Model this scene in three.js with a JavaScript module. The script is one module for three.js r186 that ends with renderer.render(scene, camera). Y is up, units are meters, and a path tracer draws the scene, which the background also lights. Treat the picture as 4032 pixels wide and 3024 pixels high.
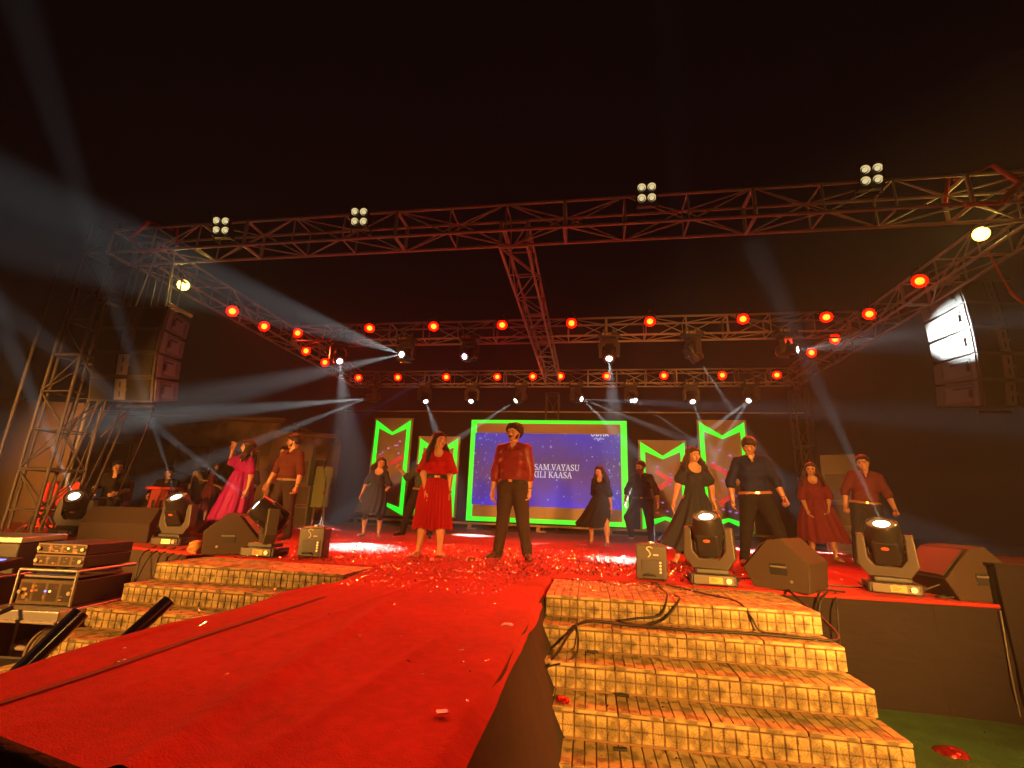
import * as THREE from 'three';
import { RoundedBoxGeometry } from 'three/addons/geometries/RoundedBoxGeometry.js';
import { mergeGeometries, mergeVertices, toCreasedNormals } from 'three/addons/utils/BufferGeometryUtils.js';

// ---------------------------------------------------------------- camera, sky, exposure
const S = 0.9;                                   // height of the stage floor above the ground
const scene = new THREE.Scene();
const camera = new THREE.PerspectiveCamera(77.85, 4 / 3, 0.05, 400);
camera.rotation.order = 'YXZ';
camera.position.set(0, S + 0.638, 0);
camera.rotation.set(0.256795, 0.165568, 0.0384516);
const renderer = new THREE.WebGLRenderer({ antialias: true });
renderer.shadowMap.enabled = true;
renderer.toneMapping = THREE.LinearToneMapping;
renderer.toneMappingExposure = 1;
{
  const W = 64, H = 32, d = new Float32Array(W * H * 4);
  for (let y = 0; y < H; y++) for (let x = 0; x < W; x++) {
    const up = Math.max(0, (y + 0.5) / H * 2 - 1), k = 1 - 0.45 * up, i = (y * W + x) * 4;
    d[i] = 0.0022 * k; d[i + 1] = 0.0013 * k; d[i + 2] = 0.0014 * k; d[i + 3] = 1;
  }
  const t = new THREE.DataTexture(d, W, H, THREE.RGBAFormat, THREE.FloatType);
  t.mapping = THREE.EquirectangularReflectionMapping; t.magFilter = THREE.LinearFilter; t.needsUpdate = true;
  scene.background = t; scene.environment = t;
}
scene.fog = new THREE.FogExp2(new THREE.Color(0.97, 0.98, 1.0), 0.003);

// ---------------------------------------------------------------- helpers
let seed = 12345;
const rnd = () => { seed = (seed * 1664525 + 1013904223) >>> 0; return seed / 4294967296; };
const rr = (a, b) => a + (b - a) * rnd();
const V = (x, y, z) => new THREE.Vector3(x, y, z);
const taken = new Map();
const numbered = (n) => { const k = taken.get(n) || 0; taken.set(n, k + 1); return k ? n + '_' + String(k).padStart(3, '0') : n; };
function shade(o) { o.traverse((m) => { if (m.isMesh) { m.castShadow = true; m.receiveShadow = true; } }); return o; }
function thing(name, label, category, pos = [0, 0, 0], turn = 0, group) {
  const o = new THREE.Group(); o.name = numbered(name); scene.add(o);
  o.position.set(...pos); o.rotation.y = turn; o.userData = { label, category };
  if (group) o.userData.group = group;
  return o;
}
function struct(name, geo, m) {
  const o = new THREE.Mesh(geo, m); o.name = name; o.userData.kind = 'structure'; o.receiveShadow = o.castShadow = true; scene.add(o); return o;
}
function part(name, geo, m, parent, label) {
  const o = new THREE.Mesh(Array.isArray(geo) ? merge(geo) : geo, m); o.name = name; o.castShadow = o.receiveShadow = true; parent.add(o);
  if (label) o.userData.label = label;
  return o;
}
function copyOf(src, pos, turn, label, group) {
  const c = src.clone(); c.name = numbered(src.name.replace(/_\d+$/, '')); c.userData = { ...src.userData }; scene.add(c);
  c.position.set(...pos); c.rotation.y = turn; if (label) c.userData.label = label; if (group) c.userData.group = group;
  return c;
}
const clean = (g) => {
  g = g.index ? g.toNonIndexed() : g;
  for (const k of Object.keys(g.attributes)) if (!['position', 'normal', 'uv', 'color'].includes(k)) g.deleteAttribute(k);
  if (!g.attributes.uv) g.setAttribute('uv', new THREE.BufferAttribute(new Float32Array(g.attributes.position.count * 2), 2));
  return g;
};
const merge = (list) => mergeGeometries(list.map(clean));
const bx = (w, h, d, x = 0, y = 0, z = 0) => new THREE.BoxGeometry(w, h, d).translate(x, y, z);
const rb = (w, h, d, r = 0.01, x = 0, y = 0, z = 0, seg = 2) => new RoundedBoxGeometry(w, h, d, seg, r).translate(x, y, z);
const UP = V(0, 1, 0);
function rod(a, b, r, seg = 8, r2 = r) {
  const A = a.isVector3 ? a : V(...a), B = b.isVector3 ? b : V(...b), d = B.clone().sub(A), L = d.length();
  const g = new THREE.CylinderGeometry(r2, r, L, seg);
  g.applyQuaternion(new THREE.Quaternion().setFromUnitVectors(UP, d.normalize()));
  return g.translate((A.x + B.x) / 2, (A.y + B.y) / 2, (A.z + B.z) / 2);
}
function tube(pts, r, seg = 40, rs = 6, closed = false) {
  return new THREE.TubeGeometry(new THREE.CatmullRomCurve3(pts.map((p) => p.isVector3 ? p : V(...p)), closed), seg, r, rs, closed);
}
function extrude(pts, depth, bevel = 0) {
  const s = new THREE.Shape(pts.map((p) => new THREE.Vector2(p[0], p[1])));
  return new THREE.ExtrudeGeometry(s, { depth, bevelEnabled: bevel > 0, bevelSize: bevel, bevelThickness: bevel, bevelSegments: 2, steps: 1 });
}
const lathe = (pts, seg = 24) => new THREE.LatheGeometry(pts.map((p) => new THREE.Vector2(p[0], p[1])), seg);
const lin = (r, g, b) => new THREE.Color().setRGB(r, g, b);
const mat = (r, g, b, rough = 0.8, metal = 0, extra = {}) => new THREE.MeshStandardMaterial({ color: lin(r, g, b), roughness: rough, metalness: metal, ...extra });
const soft = (r, g, b, rough, extra = {}) => new THREE.MeshPhysicalMaterial({ color: lin(r, g, b), roughness: rough, specularIntensity: 0.25, ...extra });
const glow = (r, g, b, k) => new THREE.MeshStandardMaterial({ color: lin(0.02, 0.02, 0.02), emissive: lin(r, g, b), emissiveIntensity: k, roughness: 0.5 });

// value noise and textures
function hash2(x, y, s) { let h = (x * 374761393 + y * 668265263 + s * 2147483647) | 0; h = Math.imul(h ^ (h >>> 13), 1274126177); return ((h ^ (h >>> 16)) >>> 0) / 4294967296; }
function vnoise(x, y, s, per) {
  const xi = Math.floor(x), yi = Math.floor(y), fx = x - xi, fy = y - yi, u = fx * fx * (3 - 2 * fx), v = fy * fy * (3 - 2 * fy), m = (a) => ((a % per) + per) % per;
  const a = hash2(m(xi), m(yi), s), b = hash2(m(xi + 1), m(yi), s), c = hash2(m(xi), m(yi + 1), s), d = hash2(m(xi + 1), m(yi + 1), s);
  return a + (b - a) * u + (c - a) * v + (a - b - c + d) * u * v;
}
function fbm(x, y, s, per, oct = 4) { let t = 0, a = 0.5, n = 0; for (let i = 0; i < oct; i++) { t += a * vnoise(x, y, s + i, per); n += a; x *= 2; y *= 2; per *= 2; a *= 0.5; } return t / n; }
function dataTex(W, H, fn, srgb = true) {
  const d = new Uint8Array(W * H * 4);
  for (let y = 0; y < H; y++) for (let x = 0; x < W; x++) { const c = fn(x / W, y / H), i = (y * W + x) * 4; for (let k = 0; k < 3; k++) d[i + k] = Math.max(0, Math.min(255, (Array.isArray(c) ? c[k] : c) * 255)); d[i + 3] = 255; }
  const t = new THREE.DataTexture(d, W, H); t.wrapS = t.wrapT = THREE.RepeatWrapping; t.magFilter = THREE.LinearFilter; t.colorSpace = srgb ? THREE.SRGBColorSpace : THREE.NoColorSpace; t.needsUpdate = true; return t;
}
function canvasTex(W, H, draw) {
  const c = document.createElement('canvas'); c.width = W; c.height = H; draw(c.getContext('2d'), W, H);
  const t = new THREE.CanvasTexture(c); t.colorSpace = THREE.SRGBColorSpace; return t;
}
const grey = dataTex(256, 256, (u, v) => 0.72 + 0.28 * fbm(u * 8, v * 8, 3, 8, 5));
const stain = dataTex(512, 512, (u, v) => { const a = fbm(u * 5, v * 5, 11, 5, 5), b = fbm(u * 24, v * 24, 17, 24, 3), k = Math.min(1, Math.max(0, (a - 0.3) * 4)); const t = 0.62 + 0.38 * k * (0.78 + 0.22 * b); return [t, t * 0.97, t * 0.9]; });
const fuzz = dataTex(512, 512, (u, v) => fbm(u * 90, v * 90, 5, 90, 2) * 0.6 + 0.4 * fbm(u * 12, v * 12, 9, 12, 3), false);
const tileShadeStain = [5, 19].map((sd) => dataTex(256, 128, (u, v) => {         // shade of the embossed riser pattern painted in, plus random stains
  const cu = (u * 4) % 1, cv = (v * 2) % 1, ev = Math.min(cv, 1 - cv), eu = Math.min(cu, 1 - cu), i = Math.floor(u * 4), j = Math.floor(v * 2), ox = (i % 2) ? 0 : 1, oy = j ? 0 : 1, d = Math.abs(Math.hypot(cu - ox, cv - oy) - 0.52), e = Math.abs(Math.hypot(cu - ox, cv - oy) - 0.75);
  let g = 1 - 0.3 * Math.exp(-((eu / 0.07) ** 2)) - 0.3 * Math.exp(-((ev / 0.06) ** 2)) - 0.18 * Math.exp(-((d / 0.05) ** 2)) - 0.14 * Math.exp(-((e / 0.04) ** 2));
  const s = fbm(u * 4, v * 2 + 3, sd, 4, 5), w = fbm(u * 20, v * 10, sd + 3, 20, 3); g *= 0.7 + 0.3 * Math.min(1, Math.max(0, (s - 0.32) * 4)); g *= 0.86 + 0.2 * w;
  return [g, g * 0.97, g * 0.9];
}));
const carpetTone = dataTex(512, 512, (u, v) => { const a = fbm(u * 4, v * 4, 21, 4, 4), b = fbm(u * 60, v * 60, 31, 60, 2); return 0.72 + 0.2 * a + 0.12 * b; });
const creases = dataTex(512, 512, (u, v) => fbm(u * 3 + 0.6 * fbm(u * 4, v * 4, 2, 4, 3), v * 9, 41, 9, 5), false);
function rep(t, x, y) { const c = t.clone(); c.repeat.set(x, y); c.needsUpdate = true; return c; }
function uvBox(g, scale = 1) {                    // uv in metres by dominant axis
  g = clean(g); const p = g.attributes.position, n = g.attributes.normal, uv = g.attributes.uv;
  for (let i = 0; i < p.count; i++) {
    const ax = Math.abs(n.getX(i)), ay = Math.abs(n.getY(i)), az = Math.abs(n.getZ(i));
    if (ay >= ax && ay >= az) uv.setXY(i, p.getX(i) * scale, p.getZ(i) * scale); else if (ax >= az) uv.setXY(i, p.getZ(i) * scale, p.getY(i) * scale); else uv.setXY(i, p.getX(i) * scale, p.getY(i) * scale);
  }
  return g;
}

// ---------------------------------------------------------------- materials
const M = {
  steel: mat(0.36, 0.31, 0.28, 0.65, 0),
  darkSteel: mat(0.07, 0.056, 0.05, 0.7, 0),
  plate: mat(0.17, 0.155, 0.145, 0.5, 0.3),
  black: mat(0.03, 0.03, 0.032, 0.5),
  blackMatt: mat(0.055, 0.05, 0.048, 0.85, 0, { bumpMap: fuzz, bumpScale: 0.002 }),
  grille: mat(0.05, 0.048, 0.045, 0.6, 0.2, { bumpMap: rep(fuzz, 3, 3), bumpScale: 0.003 }),
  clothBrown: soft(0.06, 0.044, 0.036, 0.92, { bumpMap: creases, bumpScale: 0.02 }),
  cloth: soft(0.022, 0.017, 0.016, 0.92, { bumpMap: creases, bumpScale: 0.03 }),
  drape: soft(0.022, 0.017, 0.017, 0.95),
  carpet: mat(0.6, 0.03, 0.02, 0.95, 0, { map: rep(carpetTone, 0.5, 0.5), bumpMap: rep(fuzz, 2.5, 2.5), bumpScale: 0.0035 }),
  tape: mat(0.2, 0.045, 0.035, 0.85),
  wood: mat(0.4, 0.24, 0.13, 0.7, 0, { map: grey }),
  chrome: mat(0.8, 0.77, 0.72, 0.16, 1),
  alu: mat(0.55, 0.54, 0.52, 0.35, 0.9),
  rubber: mat(0.02, 0.02, 0.02, 0.7),
  redPaint: mat(0.6, 0.03, 0.02, 0.45),
};
// ---------------------------------------------------------------- lamps
function spot(at, to, [r, g, b], candela, half, blend = 0.5, size = 1) {
  const l = new THREE.SpotLight(lin(r, g, b), candela, 0, half, blend, 2);
  l.position.copy(at); l.target.position.copy(to); l.castShadow = true; l.shadow.radius = size; l.shadow.mapSize.set(512, 512);
  scene.add(l, l.target); return l;
}
const lensDots = (core, dim) => canvasTex(128, 128, (g, W) => {
  g.fillStyle = dim; g.fillRect(0, 0, W, W); g.fillStyle = core;
  for (let k = 0; k < 5; k++) { const n = k ? k * 6 : 1; for (let i = 0; i < n; i++) { const a = i / n * 6.283, r = k * 13.5; g.beginPath(); g.arc(64 + r * Math.cos(a), 64 + r * Math.sin(a), 5.2, 0, 7); g.fill(); } }
});
const parHaloDots = canvasTex(128, 128, (g, W) => {
  g.fillStyle = '#ff1400'; g.fillRect(0, 0, W, W); g.fillStyle = '#c04a10'; g.beginPath(); g.arc(64, 64, 38, 0, 7); g.fill(); g.fillStyle = '#ffffff';  // red outer ring paints the glow halo into the lens face
  for (let k = 0; k < 5; k++) { const n = k ? k * 6 : 1; for (let i = 0; i < n; i++) { const a = i / n * 6.283, r = k * 8.4; g.beginPath(); g.arc(64 + r * Math.cos(a), 64 + r * Math.sin(a), 3.9, 0, 7); g.fill(); } }
});
const warmDots = lensDots('#fff', '#a98');
M.redLens = new THREE.MeshStandardMaterial({ color: lin(0.05, 0.01, 0.01), emissive: lin(1, 0.17, 0.012), emissiveIntensity: 8, emissiveMap: parHaloDots, roughness: 0.3 });
M.yellowLens = new THREE.MeshStandardMaterial({ color: lin(0.05, 0.05, 0.01), emissive: lin(1, 0.76, 0.16), emissiveIntensity: 10, emissiveMap: warmDots, roughness: 0.3 });

// ---------------------------------------------------------------- trusses
const unitRod = new THREE.CylinderGeometry(1, 1, 1, 7);
function rodPart(name, A, B, r, m, parent) {
  const o = part(name, unitRod, m, parent), d = B.clone().sub(A), L = d.length();
  o.position.copy(A).add(B).multiplyScalar(0.5); o.scale.set(r, L, r); o.quaternion.setFromUnitVectors(UP, d.normalize()); return o;
}
function truss(label, A, B, up, size, bay, group, joint = 3, m = M.steel) {           // box truss round the line A-B
  const a = V(...A), b = V(...B), t = thing('lighting_truss', label, 'truss', A, 0, group), L = a.distanceTo(b);
  const u = b.clone().sub(a).normalize(), v = V(...up), w = u.clone().cross(v).normalize(), h = size / 2, n = Math.max(2, Math.round(L / bay)), s = L / n;
  const corner = (k, x) => u.clone().multiplyScalar(x).addScaledVector(v, k & 1 ? h : -h).addScaledVector(w, k & 2 ? h : -h);
  const ring = [0, 1, 3, 2];
  for (const k of ring) rodPart('chord', corner(k, 0), corner(k, L), 0.025, m, t);
  for (let i = 0; i <= n; i++) {
    const heavy = i % joint === 0;
    for (let f = 0; f < 4; f++) {
      const k = ring[f], k2 = ring[(f + 1) % 4];
      rodPart('brace', corner(k, i * s), corner(k2, i * s), heavy ? 0.026 : 0.013, m, t);
      if (i < n) { const flip = (i + f) & 1; rodPart('brace', corner(flip ? k2 : k, i * s + 0.02), corner(flip ? k : k2, (i + 1) * s - 0.02), 0.012, m, t); }
    }
  }
  return t;
}
const TH = S + 4.72, TS = 0.42, TY = TH;                                 // centre height and size of the roof trusses
truss('brown front truss of the roof, carrying the four-lens blinders', [-7.9, TY, -6.15], [6.4, TY, -6.15], [0, 1, 0], TS, 0.86);
truss('middle cross truss carrying the upper row of seven red lamps', [-7.4, TY, -10.5], [5.6, TY, -10.5], [0, 1, 0], TS, 0.86);
truss('rear cross truss carrying the lower row of ten red lamps', [-7.9, TY - 0.05, -14.5], [6.1, TY - 0.05, -14.5], [0, 1, 0], TS, 0.86);
truss('left side truss sloping down to the rear in the picture, with red lamps', [-7.65, TY, -6.36], [-7.65, TY - 0.05, -14.3], [0, 1, 0], TS, 0.86);
truss('right side truss behind the lit speaker array, with red lamps', [5.9, TY, -6.36], [5.9, TY - 0.05, -14.3], [0, 1, 0], TS, 0.86);
truss('centre truss running front to back over the stage', [-1.12, TY - 0.02, -6.36], [-1.12, TY - 0.05, -14.3], [0, 1, 0], TS, 0.86);
const towerG = 'upright truss towers';
truss('upright tower truss behind the left speaker array', [-8.5, 0, -6.5], [-8.5, TH + 0.6, -6.5], [0, 0, 1], 0.55, 0.6, towerG, 3, M.darkSteel);
truss('upright tower truss at the rear right corner, partly behind the backdrop', [6.1, 0.9, -14.75], [6.1, TH - 0.3, -14.75], [0, 0, 1], 0.42, 0.86, towerG, 3, M.darkSteel);
truss('upright tower truss rising behind the big screen', [-1.2, 0.9, -15.6], [-1.2, TH - 0.3, -15.6], [0, 0, 1], 0.42, 0.86, towerG, 3, M.darkSteel);

// red painted sleeve blocks at the two front corners
function sleeve(label, x, dir) {
  const t = thing('corner_bracket', label, 'bracket', [x, TH, -6.15], 0, 'red corner brackets');
  const b = (x0, y0, z0, x1, y1, z1, w) => part('bar', rod([x0 * dir, y0, z0], [x1 * dir, y1, z1], w, 4), M.redPaint, t);
  b(-0.15, 0.3, 0.25, 0.05, -0.02, 0.3, 0.035); b(0.05, -0.02, 0.3, -0.22, -0.27, 0.3, 0.04); b(-0.22, -0.28, 0.3, -0.6, -0.28, 0.3, 0.03); b(-0.55, 0.28, 0.1, -0.65, -0.1, 0.1, 0.025); b(-0.15, 0.3, 0.25, -0.5, 0.22, 0.1, 0.02);
  return t;
}
sleeve('bent red steel bracket at the left end of the front truss', -7.35, -1);
sleeve('bent red steel bracket at the right end of the front truss', 5.15, 1);

// ---------------------------------------------------------------- PAR cans
const parGeo = {
  body: lathe([[0.03, -0.2], [0.085, -0.19], [0.1, -0.1], [0.136, 0.02], [0.136, 0.062], [0.131, 0.062], [0.13, 0.05], [0, 0.05]], 20).rotateX(Math.PI / 2),
  lens: new THREE.CircleGeometry(0.13, 28).translate(0, 0, 0.057),
  yoke: merge([rod([-0.13, 0, 0], [-0.13, 0.17, -0.02], 0.01, 6), rod([0.13, 0, 0], [0.13, 0.17, -0.02], 0.01, 6), rod([-0.135, 0.17, -0.02], [0.135, 0.17, -0.02], 0.012, 6), rod([0, 0.17, -0.02], [0, 0.28, -0.02], 0.012, 6), bx(0.06, 0.05, 0.06, 0, 0.28, -0.02)]),
};
function parCan(label, at, to, colour, group) {
  const p = V(at[0], S + at[1], at[2]), q = V(...to), t = thing('stage_lamp', label, 'stage lamp', [p.x, p.y, p.z], 0, group);
  const d = q.clone().sub(p).normalize(), head = new THREE.Group(); 
  part('yoke', parGeo.yoke, M.black, t).rotation.y = Math.atan2(d.x, d.z);
  const turn = new THREE.Quaternion().setFromUnitVectors(V(0, 0, 1), d);
  const can = part('can', parGeo.body, M.black, t); can.quaternion.copy(turn);
  const lens = part('lens', parGeo.lens, colour === 'red' ? M.redLens : M.yellowLens, t); lens.quaternion.copy(turn);
  for (const c of t.children) c.scale.setScalar(colour === 'red' ? 0.88 : 0.78);
  const lp = p.clone().addScaledVector(d, 0.075);
  if (colour === 'red') spot(lp, q, [1, 0.038, 0.01], 40, 0.6, 0.9, 4); else spot(lp, q, [1, 0.68, 0.12], 36, 0.8, 0.9, 4);
  return t;
}
const ord = ['first', 'second', 'third', 'fourth', 'fifth', 'sixth', 'seventh', 'eighth', 'ninth', 'tenth'];
[-5.28, -3.65, -1.99, -0.38, 1.35, 3.29, 4.94].forEach((x, i) => parCan(`round red stage lamp, ${ord[i]} from the left on the middle cross truss`, [x, 4.8, -10.2], [x * 0.55 - 0.4 + 0.2 * (i % 3), S + 0.2, -5.6 + (i % 2)], 'red', 'red lamps on the middle truss'));
[-7.54, -6.16, -4.52, -2.85, -1.72, -0.86, 0.54, 2.22, 3.87, 5.36].forEach((x, i) => parCan(`round red stage lamp, ${ord[i]} from the left on the low rear truss`, [x, 4.67, -14.2], [x * 0.5 - 0.3, S + 0.2, -7.5 + (i % 3)], 'red', 'red lamps on the rear truss'));
[[4.46, -8.25], [4.52, -9.26], [4.83, -10.5], [4.5, -10.96], [4.48, -11.91]].forEach(([y, z], i) => parCan(`round red stage lamp, ${ord[i]} from the front on the left side truss`, [-7.42, y, z], [-2.4 + 0.4 * i, S + 0.6, z * 0.55 - 0.2], 'red', 'red lamps on the left truss'));
[[4.72, -8.47], [4.76, -10.0], [4.74, -11.42], [4.81, -12.62]].forEach(([y, z], i) => parCan(`round red stage lamp, ${ord[i]} from the front on the right side truss`, [5.66, y, z], [1.6 - 0.4 * i, S + 0.6, z * 0.55], 'red', 'red lamps on the right truss'));
parCan('bright yellow stage lamp under the left end of the roof, above the speaker array', [-7.5, 4.47, -7.07], [-1.5, S + 0.8, -2.5], 'yellow');
parCan('bright yellow stage lamp under the right end of the roof, above the lit speaker array', [5.7, 4.8, -7.16], [0.3, S + 0.8, -2.2], 'yellow');

// front-of-house wash: amber lamps on stands among the audience, behind the camera
function washStand(label, x, z, aims) {
  const H = 2.6, t = thing('lamp_stand', label, 'lamp stand', [x, 0, z]);
  part('pole', rod([0, 0, 0], [0, H + 0.1, 0], 0.03), M.black, t);
  for (let k = 0; k < 3; k++) part('leg', rod([0, 0.7, 0], [0.7 * Math.cos(k * 2.1), 0.02, 0.7 * Math.sin(k * 2.1)], 0.016), M.black, t);
  part('crossbar', rod([-0.6, H + 0.1, 0], [0.6, H + 0.1, 0], 0.022), M.black, t);
  aims.forEach((to, i) => {
    const p = V(-0.45 + 0.9 * i / Math.max(1, aims.length - 1), H, 0), P = p.clone().add(V(x, 0, z)), d = V(...to.slice(0, 3)).sub(P).normalize(), q = new THREE.Quaternion().setFromUnitVectors(V(0, 0, 1), d);
    const can = part('can', parGeo.body, M.black, t); can.position.copy(p); can.quaternion.copy(q);
    const lens = part('lens', parGeo.lens, M.yellowLens, t); lens.position.copy(p); lens.quaternion.copy(q);
    spot(P.clone().addScaledVector(d, 0.075), V(...to.slice(0, 3)), [1, 0.4, 0.07], to[3], to[4], 0.6, 5);
  });
}
washStand('amber wash lamps on a tripod stand behind the camera, left of the runway', -6.2, 2.6, [[-4.6, 0.8, -4.6, 320, 0.36], [-4.4, 1.9, -10, 520, 0.3], [-13.5, 1.6, -18, 760, 0.22]]);
washStand('amber wash lamps on a tripod stand behind the camera, right of the runway', 3.0, 2.6, [[1.2, 0.45, -3.6, 335, 0.38], [1.9, 1.9, -10, 600, 0.36], [-1.4, 1.9, -7.2, 360, 0.17]]);

// ---------------------------------------------------------------- four-lens blinders on the front truss (not lit, lens glints put in as faint emission)
M.blinderGlint = new THREE.MeshStandardMaterial({ color: lin(0.75, 0.68, 0.5), roughness: 0.3, metalness: 0.9, emissive: lin(1, 0.8, 0.42), emissiveIntensity: 0.22 });  // faint emission stands for warm light reflected in the lens
M.glint_bulb = glow(1, 0.82, 0.42, 0.75);  // same reflected glint, put into the bulb as emission
function blinder() {
  const t = thing('blinder_light', '', 'blinder light');
  part('housing', [rb(0.36, 0.46, 0.16, 0.02, 0, 0, -0.06), bx(0.02, 0.46, 0.06, -0.17, 0, 0.03), bx(0.02, 0.46, 0.06, 0.17, 0, 0.03)], M.black, t);
  part('bracket', [rod([-0.2, 0, -0.06], [-0.2, -0.3, -0.1], 0.012), rod([0.2, 0, -0.06], [0.2, -0.3, -0.1], 0.012), rod([-0.2, -0.3, -0.1], [0.2, -0.3, -0.1], 0.012)], M.black, t);
  for (const x of [-0.09, 0.09]) for (const y of [-0.1, 0.1]) {
    const r = part('reflector', lathe([[0.01, -0.05], [0.05, -0.035], [0.075, 0], [0.082, 0.012]], 24).rotateX(Math.PI / 2), M.blinderGlint, t); r.position.set(x, y, 0.045);
    const b = part('glint_bulb', lathe([[0, -0.04], [0.028, -0.03], [0.045, 0], [0.03, 0.03], [0, 0.04]], 14).rotateX(Math.PI / 2), M.glint_bulb, t); b.position.set(x, y, 0.04);
    const g = part('rim', new THREE.TorusGeometry(0.082, 0.006, 6, 24), M.black, t); g.position.set(x, y, 0.058);
  }
  return t;
}
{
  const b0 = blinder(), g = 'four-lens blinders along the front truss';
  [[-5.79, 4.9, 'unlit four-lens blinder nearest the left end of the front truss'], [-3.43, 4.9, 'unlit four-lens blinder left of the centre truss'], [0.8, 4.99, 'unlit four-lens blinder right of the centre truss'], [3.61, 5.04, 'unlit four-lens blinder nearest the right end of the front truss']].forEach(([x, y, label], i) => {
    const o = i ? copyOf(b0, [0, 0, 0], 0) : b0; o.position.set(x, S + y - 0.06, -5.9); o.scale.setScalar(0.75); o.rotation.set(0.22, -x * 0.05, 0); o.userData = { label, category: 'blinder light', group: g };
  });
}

// ---------------------------------------------------------------- moving heads
const dispTex = canvasTex(128, 64, (g, W, H) => { g.fillStyle = '#b8a060'; g.fillRect(0, 0, W, H); g.fillStyle = '#3a2c10'; for (let i = 0; i < 4; i++) g.fillRect(12, 10 + i * 12, 40 + (i * 37) % 50, 5); });
M.display = new THREE.MeshStandardMaterial({ map: dispTex, roughness: 0.3 });
M.displayLit = new THREE.MeshStandardMaterial({ color: lin(0.1, 0.1, 0.05), emissive: lin(1, 0.85, 0.35), emissiveIntensity: 5, emissiveMap: dispTex, roughness: 0.3 });
M.basePanel = mat(0.085, 0.07, 0.055, 0.4, 0.2);
M.shell = mat(0.02, 0.019, 0.02, 0.32, 0, { bumpMap: fuzz, bumpScale: 0.0006 });
M.yokeShell = mat(0.06, 0.05, 0.045, 0.45);
M.lensGlow = glow(0.92, 0.97, 1, 14); M.lensDim = glow(0.8, 0.9, 1, 0.9); M.lensBlue = glow(0.5, 0.5, 1, 9);
M.badge = mat(0.6, 0.12, 0.06, 0.4);
const yokeShape = (() => {
  const s = new THREE.Shape(); s.moveTo(-0.21, 0.37); s.lineTo(-0.225, 0.1); s.lineTo(-0.15, 0); s.lineTo(0.15, 0); s.lineTo(0.225, 0.1); s.lineTo(0.21, 0.37); s.lineTo(0.165, 0.37); s.lineTo(0.16, 0.15); s.lineTo(0.1, 0.075); s.lineTo(-0.1, 0.075); s.lineTo(-0.16, 0.15); s.lineTo(-0.165, 0.37); s.closePath();
  return new THREE.ExtrudeGeometry(s, { depth: 0.1, bevelEnabled: true, bevelSize: 0.012, bevelThickness: 0.012, bevelSegments: 3 }).translate(0, 0, -0.05);
})();
const mhGeo = {
  base: merge([rb(0.42, 0.1, 0.32, 0.02, 0, 0.06, 0), rb(0.3, 0.05, 0.24, 0.015, 0, 0.13, 0), bx(0.05, 0.012, 0.05, -0.16, 0.006, 0.11), bx(0.05, 0.012, 0.05, 0.16, 0.006, 0.11), bx(0.05, 0.012, 0.05, -0.16, 0.006, -0.11), bx(0.05, 0.012, 0.05, 0.16, 0.006, -0.11)]),
  handle: merge([tube([[-0.21, 0.04, -0.08], [-0.25, 0.07, -0.04], [-0.25, 0.07, 0.04], [-0.21, 0.04, 0.08]], 0.012, 12), tube([[0.21, 0.04, -0.08], [0.25, 0.07, -0.04], [0.25, 0.07, 0.04], [0.21, 0.04, 0.08]], 0.012, 12)]),
  panel: rb(0.36, 0.085, 0.02, 0.008, 0, 0.06, 0.165),
  display: new THREE.PlaneGeometry(0.12, 0.055).translate(0.02, 0.06, 0.1765),
  knob: new THREE.CylinderGeometry(0.024, 0.026, 0.02, 16).rotateX(Math.PI / 2).translate(0.13, 0.06, 0.182),
  head: (() => { const g = lathe([[0, -0.2], [0.08, -0.195], [0.115, -0.16], [0.13, -0.08], [0.142, 0], [0.146, 0.08], [0.14, 0.16], [0.128, 0.215], [0.118, 0.222], [0.112, 0.215], [0.108, 0.2]], 28); return merge([g, rb(0.2, 0.24, 0.05, 0.02, 0, -0.03, 0.125), rb(0.2, 0.24, 0.05, 0.02, 0, -0.03, -0.125), new THREE.CylinderGeometry(0.05, 0.05, 0.33, 16).rotateZ(Math.PI / 2)]); })(),
  collar: lathe([[0.112, 0.205], [0.1, 0.212], [0.082, 0.206], [0.066, 0.212]], 28),
  lens: lathe([[0, 0.214], [0.035, 0.212], [0.066, 0.206]], 24),
  fin: merge([0, 1, 2, 3, 4].map((k) => new THREE.TorusGeometry(0.128, 0.006, 5, 24).rotateX(Math.PI / 2).translate(0, -0.165 + k * 0.022, 0))),
  badge: new THREE.CylinderGeometry(0.032, 0.032, 0.006, 18).scale(1, 1, 0.5).rotateX(Math.PI / 2).translate(0, 0.03, 0.152),
};
M.collar = mat(0.5, 0.5, 0.52, 0.12, 0.6);
const BEAM = 5;
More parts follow.
